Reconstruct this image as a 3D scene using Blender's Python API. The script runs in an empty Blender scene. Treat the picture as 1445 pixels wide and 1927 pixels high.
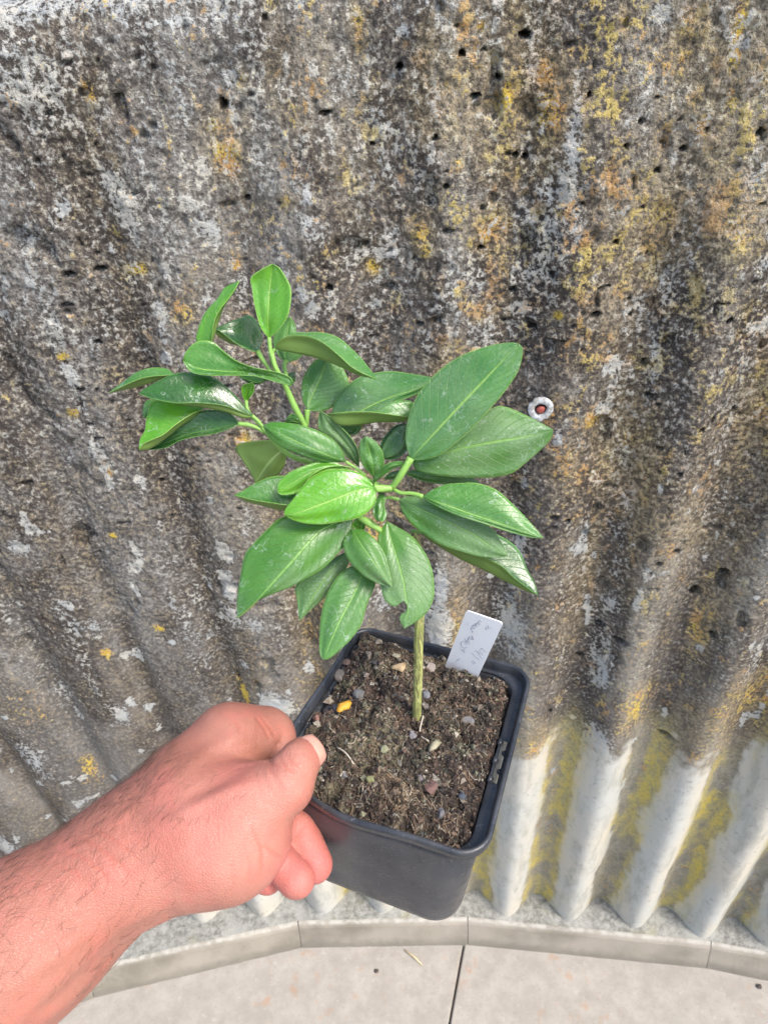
import bpy, math, random
import numpy as np
from mathutils import Matrix, Vector
random.seed(7); RNG = np.random.default_rng(7)
S = bpy.context.scene; COL = S.collection

# ------------------------------------------------------------------ camera, sky, sun, exposure
FPX, CX, CY = 1336.0, 722.5, 963.5
dn = np.array([(895-CX)/FPX, -(2650-CY)/FPX, -1.0]); dn /= np.linalg.norm(dn)
upc = -dn; fw = np.array([0, 0, -1.0]); yc = fw-upc*(fw@upc); yc /= np.linalg.norm(yc)
RW = np.array([np.cross(yc, upc), yc, upc])          # camera -> world rotation
CAM = np.array([0, 0, 1.6])
cd = bpy.data.cameras.new('camera'); cam = bpy.data.objects.new('camera', cd); COL.objects.link(cam)
m4 = np.eye(4); m4[:3, :3] = RW; m4[:3, 3] = CAM
cam.matrix_world = Matrix(m4.tolist())
cd.sensor_fit = 'HORIZONTAL'; cd.sensor_width = 7.3; cd.lens = FPX*7.3/1445
cd.clip_start = 0.01; cd.clip_end = 500
cd.dof.use_dof = True; cd.dof.focus_distance = 0.36; cd.dof.aperture_fstop = cd.lens/.9
S.camera = cam
w = bpy.data.worlds.new('World'); S.world = w; w.use_nodes = True
nt = w.node_tree; bg = nt.nodes['Background']; sky = nt.nodes.new('ShaderNodeTexSky')
SUN_EL, SUN_AZ = math.radians(52), math.radians(128)   # azimuth clockwise from +Y
sky.sky_type = 'NISHITA'; sky.sun_disc = False; sky.sun_elevation = SUN_EL; sky.sun_rotation = SUN_AZ
sky.air_density = 1.0; sky.dust_density = 3.0; sky.ozone_density = 1.0
nt.links.new(sky.outputs[0], bg.inputs[0]); bg.inputs[1].default_value = 0.15
sl = bpy.data.lights.new('sun', 'SUN'); sl.energy = 1.45; sl.angle = math.radians(18); sl.color = (1, .95, .88)
so = bpy.data.objects.new('sun', sl); COL.objects.link(so)
sd = Vector((math.sin(SUN_AZ)*math.cos(SUN_EL), math.cos(SUN_AZ)*math.cos(SUN_EL), math.sin(SUN_EL)))
so.rotation_euler = sd.to_track_quat('Z', 'Y').to_euler()
vs = S.view_settings; vs.view_transform = 'Standard'; vs.look = 'None'; vs.gamma = 1; vs.exposure = 1.15
S.cycles.max_bounces = 6

# ------------------------------------------------------------------ helpers
def at_d(px, py, d):
    return CAM+RW@(np.array([(px-CX)/FPX, -(py-CY)/FPX, -1.0])*d)
def ray(px, py):
    v = RW@np.array([(px-CX)/FPX, -(py-CY)/FPX, -1.0]); return v/np.linalg.norm(v)
def at_z(px, py, z):
    v = ray(px, py); return CAM+v*((z-CAM[2])/v[2])
def at_plane(px, py, o, n):
    v = ray(px, py); return CAM+v*(((o-CAM)@n)/(v@n))

def tag(o, label=None, cat=None, group=None, kind=None):
    if label: o['label'] = label
    if cat: o['category'] = cat
    if group: o['group'] = group
    if kind: o['kind'] = kind
    return o
def empty(name, loc):
    o = bpy.data.objects.new(name, None); COL.objects.link(o); o.location = Vector(loc); o.empty_display_size = .01
    return o
def mesh(name, V, F, mat=None, parent=None, smooth=True, attrs=None, colors=None, mats=None, origin=None):
    """V world vertices (n,3), F faces"""
    V = np.asarray(V, float)
    if origin is None:
        origin = V.mean(0) if parent is None else (np.array(parent.location) if parent.type == 'EMPTY' else np.array(parent['_o']))
    origin = np.asarray(origin, float)
    me = bpy.data.meshes.new(name)
    Fa = F if isinstance(F, np.ndarray) else None
    if Fa is not None:
        k = Fa.shape[1]; n = len(Fa)
        me.vertices.add(len(V)); me.vertices.foreach_set('co', (V-origin).ravel().astype(np.float32))
        me.loops.add(n*k); me.loops.foreach_set('vertex_index', Fa.ravel().astype(np.int32))
        me.polygons.add(n); me.polygons.foreach_set('loop_start', np.arange(0, n*k, k, dtype=np.int32))
        me.update(calc_edges=True)
    else:
        me.from_pydata((V-origin).tolist(), [], [list(map(int, f)) for f in F]); me.update()
    if smooth: me.polygons.foreach_set('use_smooth', np.ones(len(me.polygons), bool))
    for k, a in (attrs or {}).items():
        at = me.attributes.new(k, 'FLOAT', 'POINT'); at.data.foreach_set('value', np.asarray(a, np.float32))
    for k, a in (colors or {}).items():
        a = np.asarray(a, np.float32)
        if a.shape[1] == 3: a = np.c_[a, np.ones(len(a), np.float32)]
        at = me.attributes.new(k, 'FLOAT_COLOR', 'POINT'); at.data.foreach_set('color', a.ravel())
    for mm in (mats or ([mat] if mat else [])): me.materials.append(mm)
    o = bpy.data.objects.new(name, me); COL.objects.link(o)
    if parent is not None:
        o.parent = parent; po = np.array(parent.location) if parent.type == 'EMPTY' else np.array(parent['_o'])
        o.location = Vector(origin-po)
    else: o.location = Vector(origin)
    o['_o'] = origin.tolist()
    return o

def catmull(P, n):
    P = np.asarray(P, float)
    if len(P) == 2:
        t = np.linspace(0, 1, n)[:, None]; return P[0]*(1-t)+P[1]*t
    Q = np.vstack([2*P[0]-P[1], P, 2*P[-1]-P[-2]]); out = []
    for i in range(1, len(Q)-2):
        t = np.linspace(0, 1, 24, endpoint=False)[:, None]
        a, b, c, d = Q[i-1], Q[i], Q[i+1], Q[i+2]
        out.append(.5*((2*b)+(-a+c)*t+(2*a-5*b+4*c-d)*t*t+(-a+3*b-3*c+d)*t**3))
    out = np.vstack(out+[P[-1:]]); s = np.r_[0, np.cumsum(np.linalg.norm(np.diff(out[:, :2], axis=0), axis=1))]; s /= s[-1]
    u = np.linspace(0, 1, n)
    return np.stack([np.interp(u, s, out[:, k]) for k in range(out.shape[1])], 1)

def vnoise(x, y, seed=0):
    xi = np.floor(x).astype(np.int64); yi = np.floor(y).astype(np.int64); xf = x-xi; yf = y-yi
    u = xf*xf*(3-2*xf); v = yf*yf*(3-2*yf)
    def h(a, b):
        n = (a*374761393+b*668265263+seed*974634777) & 0xffffffff
        n = ((n ^ (n >> 13))*1274126177) & 0xffffffff; n = n ^ (n >> 16)
        return (n & 0xffffff)/float(0xffffff)
    return (h(xi, yi)*(1-u)+h(xi+1, yi)*u)*(1-v)+(h(xi, yi+1)*(1-u)+h(xi+1, yi+1)*u)*v
def fbm(x, y, oct=4, seed=0):
    r = 0; a = .5; t = 0
    for i in range(oct):
        r = r+a*vnoise(x*2**i+i*17.3, y*2**i-i*9.1, seed+i); t += a; a *= .5
    return r/t
def sstep(a, b, x):
    t = np.clip((x-a)/(b-a), 0, 1); return t*t*(3-2*t)

class N:
    """small node-tree helper"""
    def __init__(s, name):
        s.m = bpy.data.materials.new(name); s.m.use_nodes = True; s.t = s.m.node_tree
        s.b = s.t.nodes['Principled BSDF']; s.o = s.t.nodes['Material Output']
    def n(s, typ, ins=None, **kw):
        x = s.t.nodes.new(typ)
        for k, v in kw.items(): setattr(x, k, v)
        for k, v in (ins or {}).items(): s.set(x.inputs[k], v)
        return x
    def set(s, sock, v):
        if isinstance(v, bpy.types.NodeSocket): s.t.links.new(v, sock)
        elif isinstance(v, bpy.types.Node): s.t.links.new(v.outputs[0], sock)
        else: sock.default_value = (tuple(v)+(1,) if isinstance(v, (tuple, list)) and len(v) == 3 and sock.type == 'RGBA' else v)
    def obj(s): return s.n('ShaderNodeTexCoord').outputs['Object']
    def mapv(s, v, sc): return s.n('ShaderNodeMapping', {0: v, 3: sc}).outputs[0]
    def noise(s, v, scale, detail=3, rough=.55, dist=0):
        return s.n('ShaderNodeTexNoise', {'Vector': v, 'Scale': scale, 'Detail': detail, 'Roughness': rough, 'Distortion': dist}).outputs[0]
    def vor(s, v, scale, feature='F1', out=0, rnd=1.0):
        return s.n('ShaderNodeTexVoronoi', {'Vector': v, 'Scale': scale, 'Randomness': rnd}, feature=feature).outputs[out]
    def math(s, op, a, b=0.0, c=None, clamp=False):
        x = s.n('ShaderNodeMath', operation=op); x.use_clamp = clamp
        s.set(x.inputs[0], a); s.set(x.inputs[1], b)
        if c is not None: s.set(x.inputs[2], c)
        return x.outputs[0]
    def step(s, v, a, b, lo=0.0, hi=1.0):
        x = s.n('ShaderNodeMapRange', interpolation_type='SMOOTHSTEP')
        for i, q in enumerate((v, a, b, lo, hi)): s.set(x.inputs[i], q)
        return x.outputs[0]
    def mix(s, f, a, b, mode='MIX'):
        x = s.n('ShaderNodeMix', data_type='RGBA', blend_type=mode)
        s.set(x.inputs[0], f); s.set(x.inputs[6], a); s.set(x.inputs[7], b); return x.outputs[2]
    def attr(s, name, out='Fac'): return s.n('ShaderNodeAttribute', attribute_name=name).outputs[out]
    def bump(s, h, strength=.5, dist=.001, normal=None):
        d = {'Height': h, 'Strength': strength, 'Distance': dist}
        if normal is not None: d['Normal'] = normal
        return s.n('ShaderNodeBump', d).outputs[0]
    def fin(s, **kw):
        for k, v in kw.items(): s.set(s.b.inputs[k.replace('_', ' ')], v)
        return s.m

# ------------------------------------------------------------------ wall geometry
WC = np.array([-.40, -3.136]); WR = 3.824; PITCH = .1245; ZTOP = 1.586; ZS = .070
def wall_uz(px, py):
    v = ray(px, py); o = CAM[:2]-WC; A = v[0]**2+v[1]**2; B = 2*(o@v[:2]); c = o@o-(WR-.012)**2
    t = (-B+math.sqrt(B*B-4*A*c))/2/A; p = CAM+v*t
    return math.atan2(p[0]-WC[0], p[1]-WC[1])*WR, p[2]
def blobs(U, Z, L, nz):
    r = np.zeros_like(U)
    for (px, py, rx, ry, a) in L:
        u0, z0 = wall_uz(px, py); u1, _ = wall_uz(px+rx, py); u2, z2 = wall_uz(px, py+ry); _, z3 = wall_uz(px, py-ry)
        ru = abs(u1-u0)+1e-4; rz = (z3-z2)/2+1e-4
        d = ((U-u0)/ru)**2+((Z-z0)/rz)**2
        r = np.maximum(r, a*np.exp(-d*.7*(0.6+.8*nz)))
    return r
PALE = [(60,160,70,120,.8),(90,28,240,16,1.0),(330,40,130,14,.8),(230,390,55,80,.8),(200,350,30,40,.8),(590,430,45,60,.7),(1040,440,80,200,.65),(760,250,50,90,.5),(1075,300,22,140,.9),
 (423,1038,17,20,1.3),(428,1105,16,45,1.1),(437,1160,20,25,.9),(480,1170,18,14,.8),(590,580,18,25,1.0),(300,590,16,20,1.1),(305,625,12,40,.8),(130,705,16,24,1.1),(110,630,24,28,.8),(1155,690,22,22,1.2),
 (1140,775,22,16,1.2),(1048,815,12,25,.9),(975,1060,16,90,1.0),(960,1180,35,60,.9),(830,1085,16,50,1.1),(825,1160,25,40,1.2),(720,1130,30,30,.7),(1430,620,35,16,1.0),(1425,700,25,60,.6),(1210,580,16,30,.8),
 (1420,1230,35,60,.6),(1130,1250,25,50,.8),(1150,1140,20,25,.7),(1120,1385,30,30,1.0),(520,1320,30,25,1.2),(35,1030,25,16,1.0),(255,1068,14,9,1.2),(190,860,26,36,.6),(60,440,50,80,.5),(160,1180,60,40,.5),(60,1420,40,60,.6),
 (10,1590,25,25,1.0),(150,1545,25,12,1.0),(230,1340,14,16,1.1),(270,620,30,14,.6),(180,850,20,30,.8),(760,560,30,60,.5),(1250,30,20,18,1.2),(755,60,14,12,1.2),(870,390,18,60,.6),(1200,500,40,16,.6),(1430,330,18,60,.8),(700,1290,40,30,.5),(1290,700,40,80,.35),(240,500,30,30,.6),(480,300,25,80,.55)]
OCHRE = [(420,300,35,45,.85),(410,240,45,30,.7),(160,175,14,32,1.0),(445,155,20,20,.7),(670,45,14,40,.9),(905,50,12,14,1.0),(870,55,12,20,.7),(955,185,13,30,1.2),(930,110,20,40,.8),(1060,215,55,70,.75),(1025,140,40,40,.7),
 (1395,70,18,90,1.0),(1300,60,30,60,.6),(790,440,25,30,.85),(800,470,16,20,.8),(920,440,50,50,.8),(1030,320,40,40,.5),(700,505,16,20,1.0),(250,510,28,16,.9),(340,585,26,30,.9),(118,675,12,9,1.2),(440,505,8,9,1.2),(450,830,25,25,.8),
 (1210,380,20,30,.7),(1240,450,50,90,.6),(1140,870,30,100,.5),(1190,900,30,80,.5),(1060,880,40,60,.4),(905,595,30,18,.8),(1080,1110,50,120,.4),(1110,1060,20,90,.5),(830,430,120,160,.25),(1120,790,24,18,1.0),
 (1320,1180,20,50,.7),(1330,240,20,30,.7),(190,870,8,9,1.2),(205,890,9,7,1.1),(135,780,12,10,1.1),(320,730,10,8,1.0),(860,310,14,16,.8),(540,380,14,20,.7),(1190,830,30,40,.7),(1050,590,8,8,1.3),(460,1310,7,22,1.1),(170,1455,20,26,.5),
 (60,1330,40,40,.4),(200,1230,10,8,1.0),(210,1010,8,7,1.2),(300,1180,10,6,.9),(850,1150,20,40,.7),(640,740,25,14,.5),(1010,1400,30,40,.6),(1190,1310,30,40,.6),(1350,1330,30,30,.5),(1385,180,18,60,.8),(1180,40,20,30,.6),(1290,120,14,40,.7)]
DARK = [(1390,850,28,230,1.0),(1185,740,20,170,.95),(1235,1250,22,120,.8),(1405,600,30,130,1.0),(1085,1300,18,120,.7),(470,90,80,60,.8),(1220,290,50,60,.5),(1420,560,40,130,.9),(1390,800,40,120,.8),(1360,960,30,90,.7),(1200,690,25,80,.8),(1210,640,35,50,.8),(1160,860,24,60,.9),(1145,760,20,60,.6),(720,200,30,60,.8),(480,420,40,80,.6),  # brown-dark patches, plus tall strips that paint in the shade of corrugation valleys
 (700,640,45,50,.6),(740,600,25,80,.6),(470,560,50,60,.8),(270,500,16,30,.5),(340,900,60,90,.6),(270,1300,60,80,.6),(370,1100,50,80,.7),(430,1240,70,60,.7),(150,780,30,60,.5),(310,990,60,50,.6),(1350,560,35,50,.7),(1060,560,40,40,.5),
 (560,1190,50,50,.6),(1390,1340,30,50,.9),(1260,1340,30,30,.7),(1040,1330,40,40,.6),(1320,420,30,70,.6),(120,900,30,40,.5),(200,1400,70,50,.5),(650,1180,30,60,.6),(1080,700,20,20,.4),(1100,900,16,14,1.0),(50,200,16,30,.3),(540,760,50,40,.7),(380,200,60,90,.5)]
PITS = [(413,200,7,11),(990,66,11,6),(940,150,5,5),(895,182,8,5),(1110,178,4,4),(1180,275,5,4),(1240,325,4,4),(1290,285,6,4),(1120,590,9,5),(1215,690,5,6),(1225,750,7,5),(1315,800,6,4),(1130,1180,8,5),(1165,1195,12,5),
 (1365,1080,9,7),(1310,1125,9,9),(1240,840,5,4),(1275,880,4,4),(965,553,7,6),(1003,620,9,5),(1090,1245,7,5),(1270,1030,7,4),(1235,1045,5,4),(1435,250,8,5),(1040,960,6,5),(1340,1190,5,4),(700,275,5,4),(970,295,5,4),
 (790,610,7,4),(620,540,6,5),(125,520,12,6),(180,515,12,5),(122,577,11,3),(180,650,10,3),(150,735,7,3),(50,910,9,3),(1065,970,6,4),(905,470,5,4),(300,912,5,3),(1255,1388,16,5),(460,380,5,4),(840,350,4,4),(1190,600,3,3),(820,260,5,4),(870,100,6,5),(750,130,8,7),(610,215,9,4),(1370,600,6,6),(1030,1330,6,4),(990,300,6,5),(1160,460,5,4)]
def build_wall():
    us = np.r_[np.linspace(-1.5, -.42, 160, endpoint=False), np.arange(-.42, 1.15, .0021), np.linspace(1.15, 2.2, 150)]
    zs = np.r_[np.linspace(ZS-.03, .5, 170, endpoint=False), np.arange(.5, ZTOP-.012, .0019)]
    U, Z = np.meshgrid(us, zs); Uw = U+.028*(1-Z)
    ph = (Uw-.035)/PITCH                               # grooves at integers
    g = np.abs(ph-np.round(ph))*2                      # 0 groove .. 1 ridge
    prof = .5-.5*np.cos(np.pi*g); sharp = 1-np.exp(-(g/.30)**2)
    lowL = sstep(.15, .45, U)                          # left half keeps sharp narrow grooves
    prof0 = prof; lz = sstep(.12, .35, Z)*(1-lowL); prof = prof*(1-lz)+lz*(.35*prof+.65*sharp)
    amp = np.interp(Z, [0, .45, .75, 1.0, 1.25, 1.42, 1.6], [.044, .042, .036, .029, .021, .013, .004])
    amp = amp*(.9+.25*fbm(U*3, Z*3, 2, 5))
    amp = amp*(1-.50*lz)
    nz = fbm(U*14, Z*9, 3, 11)
    nf = fbm(U*60, Z*60, 3, 15)
    rough = np.interp(Z, [.2, .6, .85, 1.1, 1.35, 1.6], [.08, .18, .45, .8, 1.0, 1.0])*(.6+.7*fbm(U*6, Z*4, 2, 21))
    zb = np.interp(U, [-.4, -.05, .1, .3, .5, .65, .8, 1.0], [.14, .16, .28, .5, .60, .66, .62, .72])+.22*(fbm(U*9, Z*3, 3, 31)-.5)
    cream = sstep(-.06, .09, (zb-Z)+.09*(nf-.5))*sstep(.02, .50, prof+.22*(nf-.5)+.75*(nz-.5)+.5*(fbm(U*7,Z*6,2,91)-.5)+.04)
    below = sstep(-.06, .08, zb-Z+.05*(nz-.5))
    rough = rough*(1-.8*cream)
    yellow = below*(1-.75*cream)*sstep(.40, .66, fbm(U*24, Z*11, 4, 41)+.01+.25*np.exp(-((prof-.35)/.25)**2)-.14+.10*np.sin(ph*2*np.pi))*sstep(-.1, .3, U)*sstep(.75,.45,prof)
    h = amp*(prof-.0)                                   # towards the camera
    h += rough*(.0055*(fbm(U*45, Z*45, 3, 51)-.5)+.0042*(fbm(U*150, Z*150, 2, 55)-.5)+.010*(fbm(U*14, Z*11, 2, 57)-.5))
    h += .0012*(nf-.5)
    wx = 36; q = fbm(U*wx, Z*wx*.8, 2, 61)
    pit = sstep(.76, .86, q)*sstep(.35, .6, rough+.2*nz); h -= pit*.008
    q2 = vnoise(U*95, Z*120, 66); pit2 = sstep(.90, .97, q2)*np.clip(rough, 0, 1); h -= pit2*.006
    big = np.zeros_like(U)
    for (px, py, rx, ry) in PITS:
        u0, z0 = wall_uz(px, py); u1, _ = wall_uz(px+rx, py); _, z1 = wall_uz(px, py+ry); ru = abs(u1-u0); rz = max(abs(z1-z0), .0015)
        i0, i1 = np.searchsorted(us, [u0-4*ru, u0+4*ru]); j0, j1 = np.searchsorted(zs, [z0-4*rz, z0+4*rz]); sl_ = (slice(j0, j1), slice(i0, i1))
        d = ((U[sl_]-u0)/ru)**2+((Z[sl_]-z0)/rz)**2+1.2*(nf[sl_]-.5)
        e = sstep(1.5, .5, d); big[sl_] = np.maximum(big[sl_], e); h[sl_] -= e*.020
    r = WR-h
    # rounded top
    top = sstep(ZTOP-.03, ZTOP, Z); r = r+top**2*.010
    A = U/WR; X = WC[0]+np.sin(A)*r; Y = WC[1]+np.cos(A)*r
    nzr, nu = U.shape; V = [np.stack([X.ravel(), Y.ravel(), Z.ravel()], 1)]; rows = nzr
    at = {'pale': [], 'ochre': [], 'dark': []}
    pale = blobs(U, Z, PALE, nz); och = blobs(U, Z, OCHRE, nz); dark = blobs(U, Z, DARK, nz)
    gen = np.interp(Z, [.3, .8, 1.1, 1.3, 1.6], [.14, .20, .30, .44, .50])*(.6+.8*fbm(U*5+3, Z*2.2, 3, 71)); gen = gen*(.8+.25*sstep(.0, .5, U))
    pale = np.maximum(pale, gen); och = np.maximum(och, .62*sstep(.48, .72, fbm(U*8, Z*4, 3, 77))*sstep(.0, .5, U)*sstep(.55, .8, Z))
    st1 = fbm(Uw*22+40, Z*1.6, 3, 95); st2 = fbm(Uw*34+80, Z*2.2, 3, 97); hi = sstep(.5, .8, Z)
    dark = np.maximum(dark, .70*sstep(.54, .70, st1)*hi*(.5+.9*nz)); pale = np.maximum(pale, (.40*sstep(.50, .70, st2)*hi+.13*hi)*(.55+.8*nz)*(.75+.25*sstep(1.0, 1.5, Z)))
    fl = vnoise(U*55, Z*34, 99); pale = np.maximum(pale, .80*sstep(.84, .95, fl+.30*(nf-.5))*sstep(.25, .5, Z))
    groove = (1-prof)*np.interp(Z, [.4, .8, 1.3, 1.6], [.25, 1.0, .7, .3])  # grooves darkened by colour: dirt together with painted-in shade
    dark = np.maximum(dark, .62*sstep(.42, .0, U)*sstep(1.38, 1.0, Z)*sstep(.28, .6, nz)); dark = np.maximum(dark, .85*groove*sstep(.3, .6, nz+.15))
    cap = []; zc = [(-.0, ZTOP-.004), (.006, ZTOP+.003), (.014, ZTOP+.006), (.03, ZTOP+.009), (.05, ZTOP+.010), (.07, ZTOP+.009), (.10, ZTOP+.002), (.115, ZTOP-.01), (.12, ZTOP-.05), (.12, 0.0)]
    last = r[-1]
    Zc = []
    for dr, z_ in zc:
        rr = np.full(nu, 0.)+last*max(0, 1-dr/.03)+(WR+.01)*min(1, dr/.03)+dr; jit = .0028*(fbm(us*60, us*0+z_*500+dr*90, 3, 83)-.5)*(z_ > 1)
        cap.append(np.stack([WC[0]+np.sin(us/WR)*rr, WC[1]+np.cos(us/WR)*rr, np.full(nu, z_)+jit], 1))
    V = np.vstack(V+cap); rows += len(zc)
    def ext(a, v): return np.r_[a.ravel(), np.full(len(zc)*nu, v)]
    i = np.arange(rows*nu).reshape(rows, nu)
    F = np.stack([i[:-1, :-1].ravel(), i[:-1, 1:].ravel(), i[1:, 1:].ravel(), i[1:, :-1].ravel()], 1)
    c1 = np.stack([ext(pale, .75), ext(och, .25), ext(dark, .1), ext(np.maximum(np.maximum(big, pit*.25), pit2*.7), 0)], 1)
    c2 = np.stack([ext(cream, 0), ext(yellow, 0), ext(np.clip(rough, 0, 1), 1), ext(below*(1-cream)*sstep(-.1, .3, U), 0)], 1)
    m = N('lichen_concrete'); ob = m.obj(); wv = m.n('ShaderNodeVectorMath', {0: ob, 1: m.n('ShaderNodeTexNoise', {'Vector': ob, 'Scale': 60.0, 'Detail': 2.0}).outputs[1]}, operation='ADD')
    a1 = m.n('ShaderNodeAttribute', attribute_name='layer_a'); s1 = m.n('ShaderNodeSeparateColor', {0: a1.outputs['Color']})
    a2 = m.n('ShaderNodeAttribute', attribute_name='layer_b'); s2 = m.n('ShaderNodeSeparateColor', {0: a2.outputs['Color']})
    P, O, D, PT = s1.outputs[0], s1.outputs[1], s1.outputs[2], a1.outputs['Alpha']
    CR, YE, RO, PR = s2.outputs[0], s2.outputs[1], s2.outputs[2], a2.outputs['Alpha']
    n1 = m.noise(ob, 22, 6, .68); n2 = m.noise(ob, 210, 4, .68); n3 = m.noise(m.mapv(ob, (1, 1, .5)), 60, 5, .65, .5); n4 = m.noise(ob, 480, 2, .6)
    v1 = m.vor(ob, 330); v2 = m.vor(ob, 170)
    base = m.mix(m.step(n1, .35, .68), (.060, .050, .043), (.20, .178, .155))
    base = m.mix(m.step(n3, .42, .62), base, (.115, .10, .088))
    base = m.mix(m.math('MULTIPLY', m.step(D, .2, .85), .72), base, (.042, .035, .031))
    sv = m.noise(m.mapv(ob, (1, 1, .20)), 11, 5, .62); xx = m.n('ShaderNodeSeparateXYZ', {0: ob}).outputs[0]
    base = m.mix(m.math('MULTIPLY', m.step(sv, .47, .62), m.math('SUBTRACT', .80, m.math('MULTIPLY', D, .75))), base, m.mix(m.step(xx, -.25, .25), (.215, .208, .195), (.29, .27, .225)))
    base = m.mix(m.step(sv, .47, .36, 0, .6), base, (.052, .042, .037))
    base = m.mix(m.math('MULTIPLY', PR, .75), base, m.mix(m.step(n3, .4, .6), (.25, .235, .18), (.34, .32, .25)))
    gr = m.step(n2, .48, .60); base = m.mix(m.math('MULTIPLY', gr, m.math('MULTIPLY_ADD', RO, .36, .16)), base, m.mix(m.step(m.noise(ob, 45, 3), .4, .6), (.42, .41, .37), (.44, .36, .22)))
    dk = m.step(n2, .465, .39); base = m.mix(m.math('MULTIPLY', dk, m.math('MULTIPLY_ADD', RO, .46, .10)), base, (.026, .022, .020))  # darkens crevices between grains: dirt and shade painted into the colour
    tan = m.math('MULTIPLY', m.step(m.math('ADD', m.math('MULTIPLY', O, .5), m.noise(m.mapv(ob, (1, 1, .35)), 9, 5, .65)), .48, .72), m.step(n2, .40, .56, .25, .85))
    base = m.mix(m.math('MULTIPLY', tan, m.step(m.n('ShaderNodeSeparateXYZ', {0: ob}).outputs[0], -.30, .10, .14, .66)), base, (.36, .285, .16))
    oc = m.math('ADD', m.math('MULTIPLY', O, .82), m.math('MULTIPLY_ADD', n3, 1.8, -.90)); oc = m.math('ADD', oc, m.math('MULTIPLY_ADD', n2, 2.6, -1.28))
    ocol = m.mix(m.step(m.noise(ob, 35, 2), .4, .6), (.52, .29, .085), (.60, .43, .06))
    base = m.mix(m.step(oc, .44, .72, 0, .9), base, ocol)
    # pale lichen
    pl = m.math('ADD', P, m.math('MULTIPLY_ADD', n3, 1.2, -.62)); pl = m.math('ADD', pl, m.math('MULTIPLY_ADD', n2, 2.2, -1.08))
    pcol = m.mix(m.step(n1, .4, .6), (.50, .49, .44), (.43, .45, .445))
    base = m.mix(m.step(pl, .48, .70, 0, .82), base, pcol)
    # scattered ochre crusts, thicker to the right
    sc = m.math('ADD', m.math('MULTIPLY', m.noise(m.mapv(ob, (1, 1, .7)), 48, 4, .7), 1.0), m.math('MULTIPLY_ADD', n2, .8, -.4)); sc = m.math('ADD', sc, m.math('ADD', m.step(xx, -.4, .3, -.09, .035), m.step(m.n('ShaderNodeSeparateXYZ', {0: ob}).outputs[2], .9, 1.4, -.04, .03)))
    base = m.mix(m.math('MULTIPLY', m.step(sc, .60, .70, 0, .85), m.math('SUBTRACT', 1.0, m.math('MULTIPLY', D, .7))), base, m.mix(m.step(m.noise(ob, 17, 2), .42, .58), (.46, .27, .10), (.52, .41, .13)))
    cv = m.step(m.math('ADD', m.math('MULTIPLY', m.noise(ob, 300, 3, .7), .7), m.math('MULTIPLY', n2, .3)), .475, .40)
    base = m.mix(m.math('MULTIPLY', cv, m.math('MULTIPLY', RO, .60)), base, (.030, .025, .022))  # finer crevice dirt and painted shade, laid over the lichen too
    # small stones
    st = m.math('MULTIPLY', m.step(v2, .32, .22), m.step(m.vor(ob, 170, out=1), .80, .86))
    base = m.mix(m.math('MULTIPLY', st, .6), base, m.mix(m.noise(ob, 90), (.30, .24, .17), (.5, .48, .45)))
    # clean cast concrete low on the ridges
    ccol = m.mix(m.step(m.noise(m.mapv(ob, (1, 1, .4)), 14, 3), .35, .65), (.46, .465, .43), (.52, .485, .41))
    ccol = m.mix(m.step(m.noise(ob, 120, 3), .62, .70, 0, .45), ccol, (.20, .18, .15))
    ccol = m.mix(m.step(m.noise(ob, 30, 4), .55, .75, 0, .5), ccol, (.36, .35, .31))
    ccol = m.mix(m.step(m.noise(m.mapv(ob, (1, 1, .3)), 40, 5, .65), .48, .66, 0, .55), ccol, (.30, .30, .26))
    crm = m.step(m.math('ADD', CR, m.math('MULTIPLY_ADD', n3, .9, -.45)), .20, .80)
    base = m.mix(crm, base, ccol)
    ycol = m.mix(m.step(n3, .35, .65), (.40, .36, .17), (.58, .45, .07))
    base = m.mix(m.math('MULTIPLY', YE, m.step(n2, .30, .60, .25, .95)), base, ycol)
    base = m.mix(m.math('MULTIPLY', PT, .75), base, (.02, .017, .015))
    bh = m.math('ADD', m.math('MULTIPLY', n2, .8), m.math('MULTIPLY', n4, .35)); bh = m.math('MULTIPLY', bh, m.math('MULTIPLY_ADD', RO, .9, .12))
    bh = m.math('ADD', bh, m.math('MULTIPLY', m.step(pl, .5, .72), .12))
    bp = m.bump(bh, 1.0, .0044)
    m.fin(Base_Color=base, Roughness=.92, Normal=bp); m.b.inputs['Specular IOR Level'].default_value = .25
    o = mesh('corrugated_wall', V, F, m.m, colors={'layer_a': c1, 'layer_b': c2}, origin=(0, .7, 0))
    tag(o, 'weathered corrugated concrete wall covered in grey and ochre lichen behind the plant', 'wall')

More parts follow.
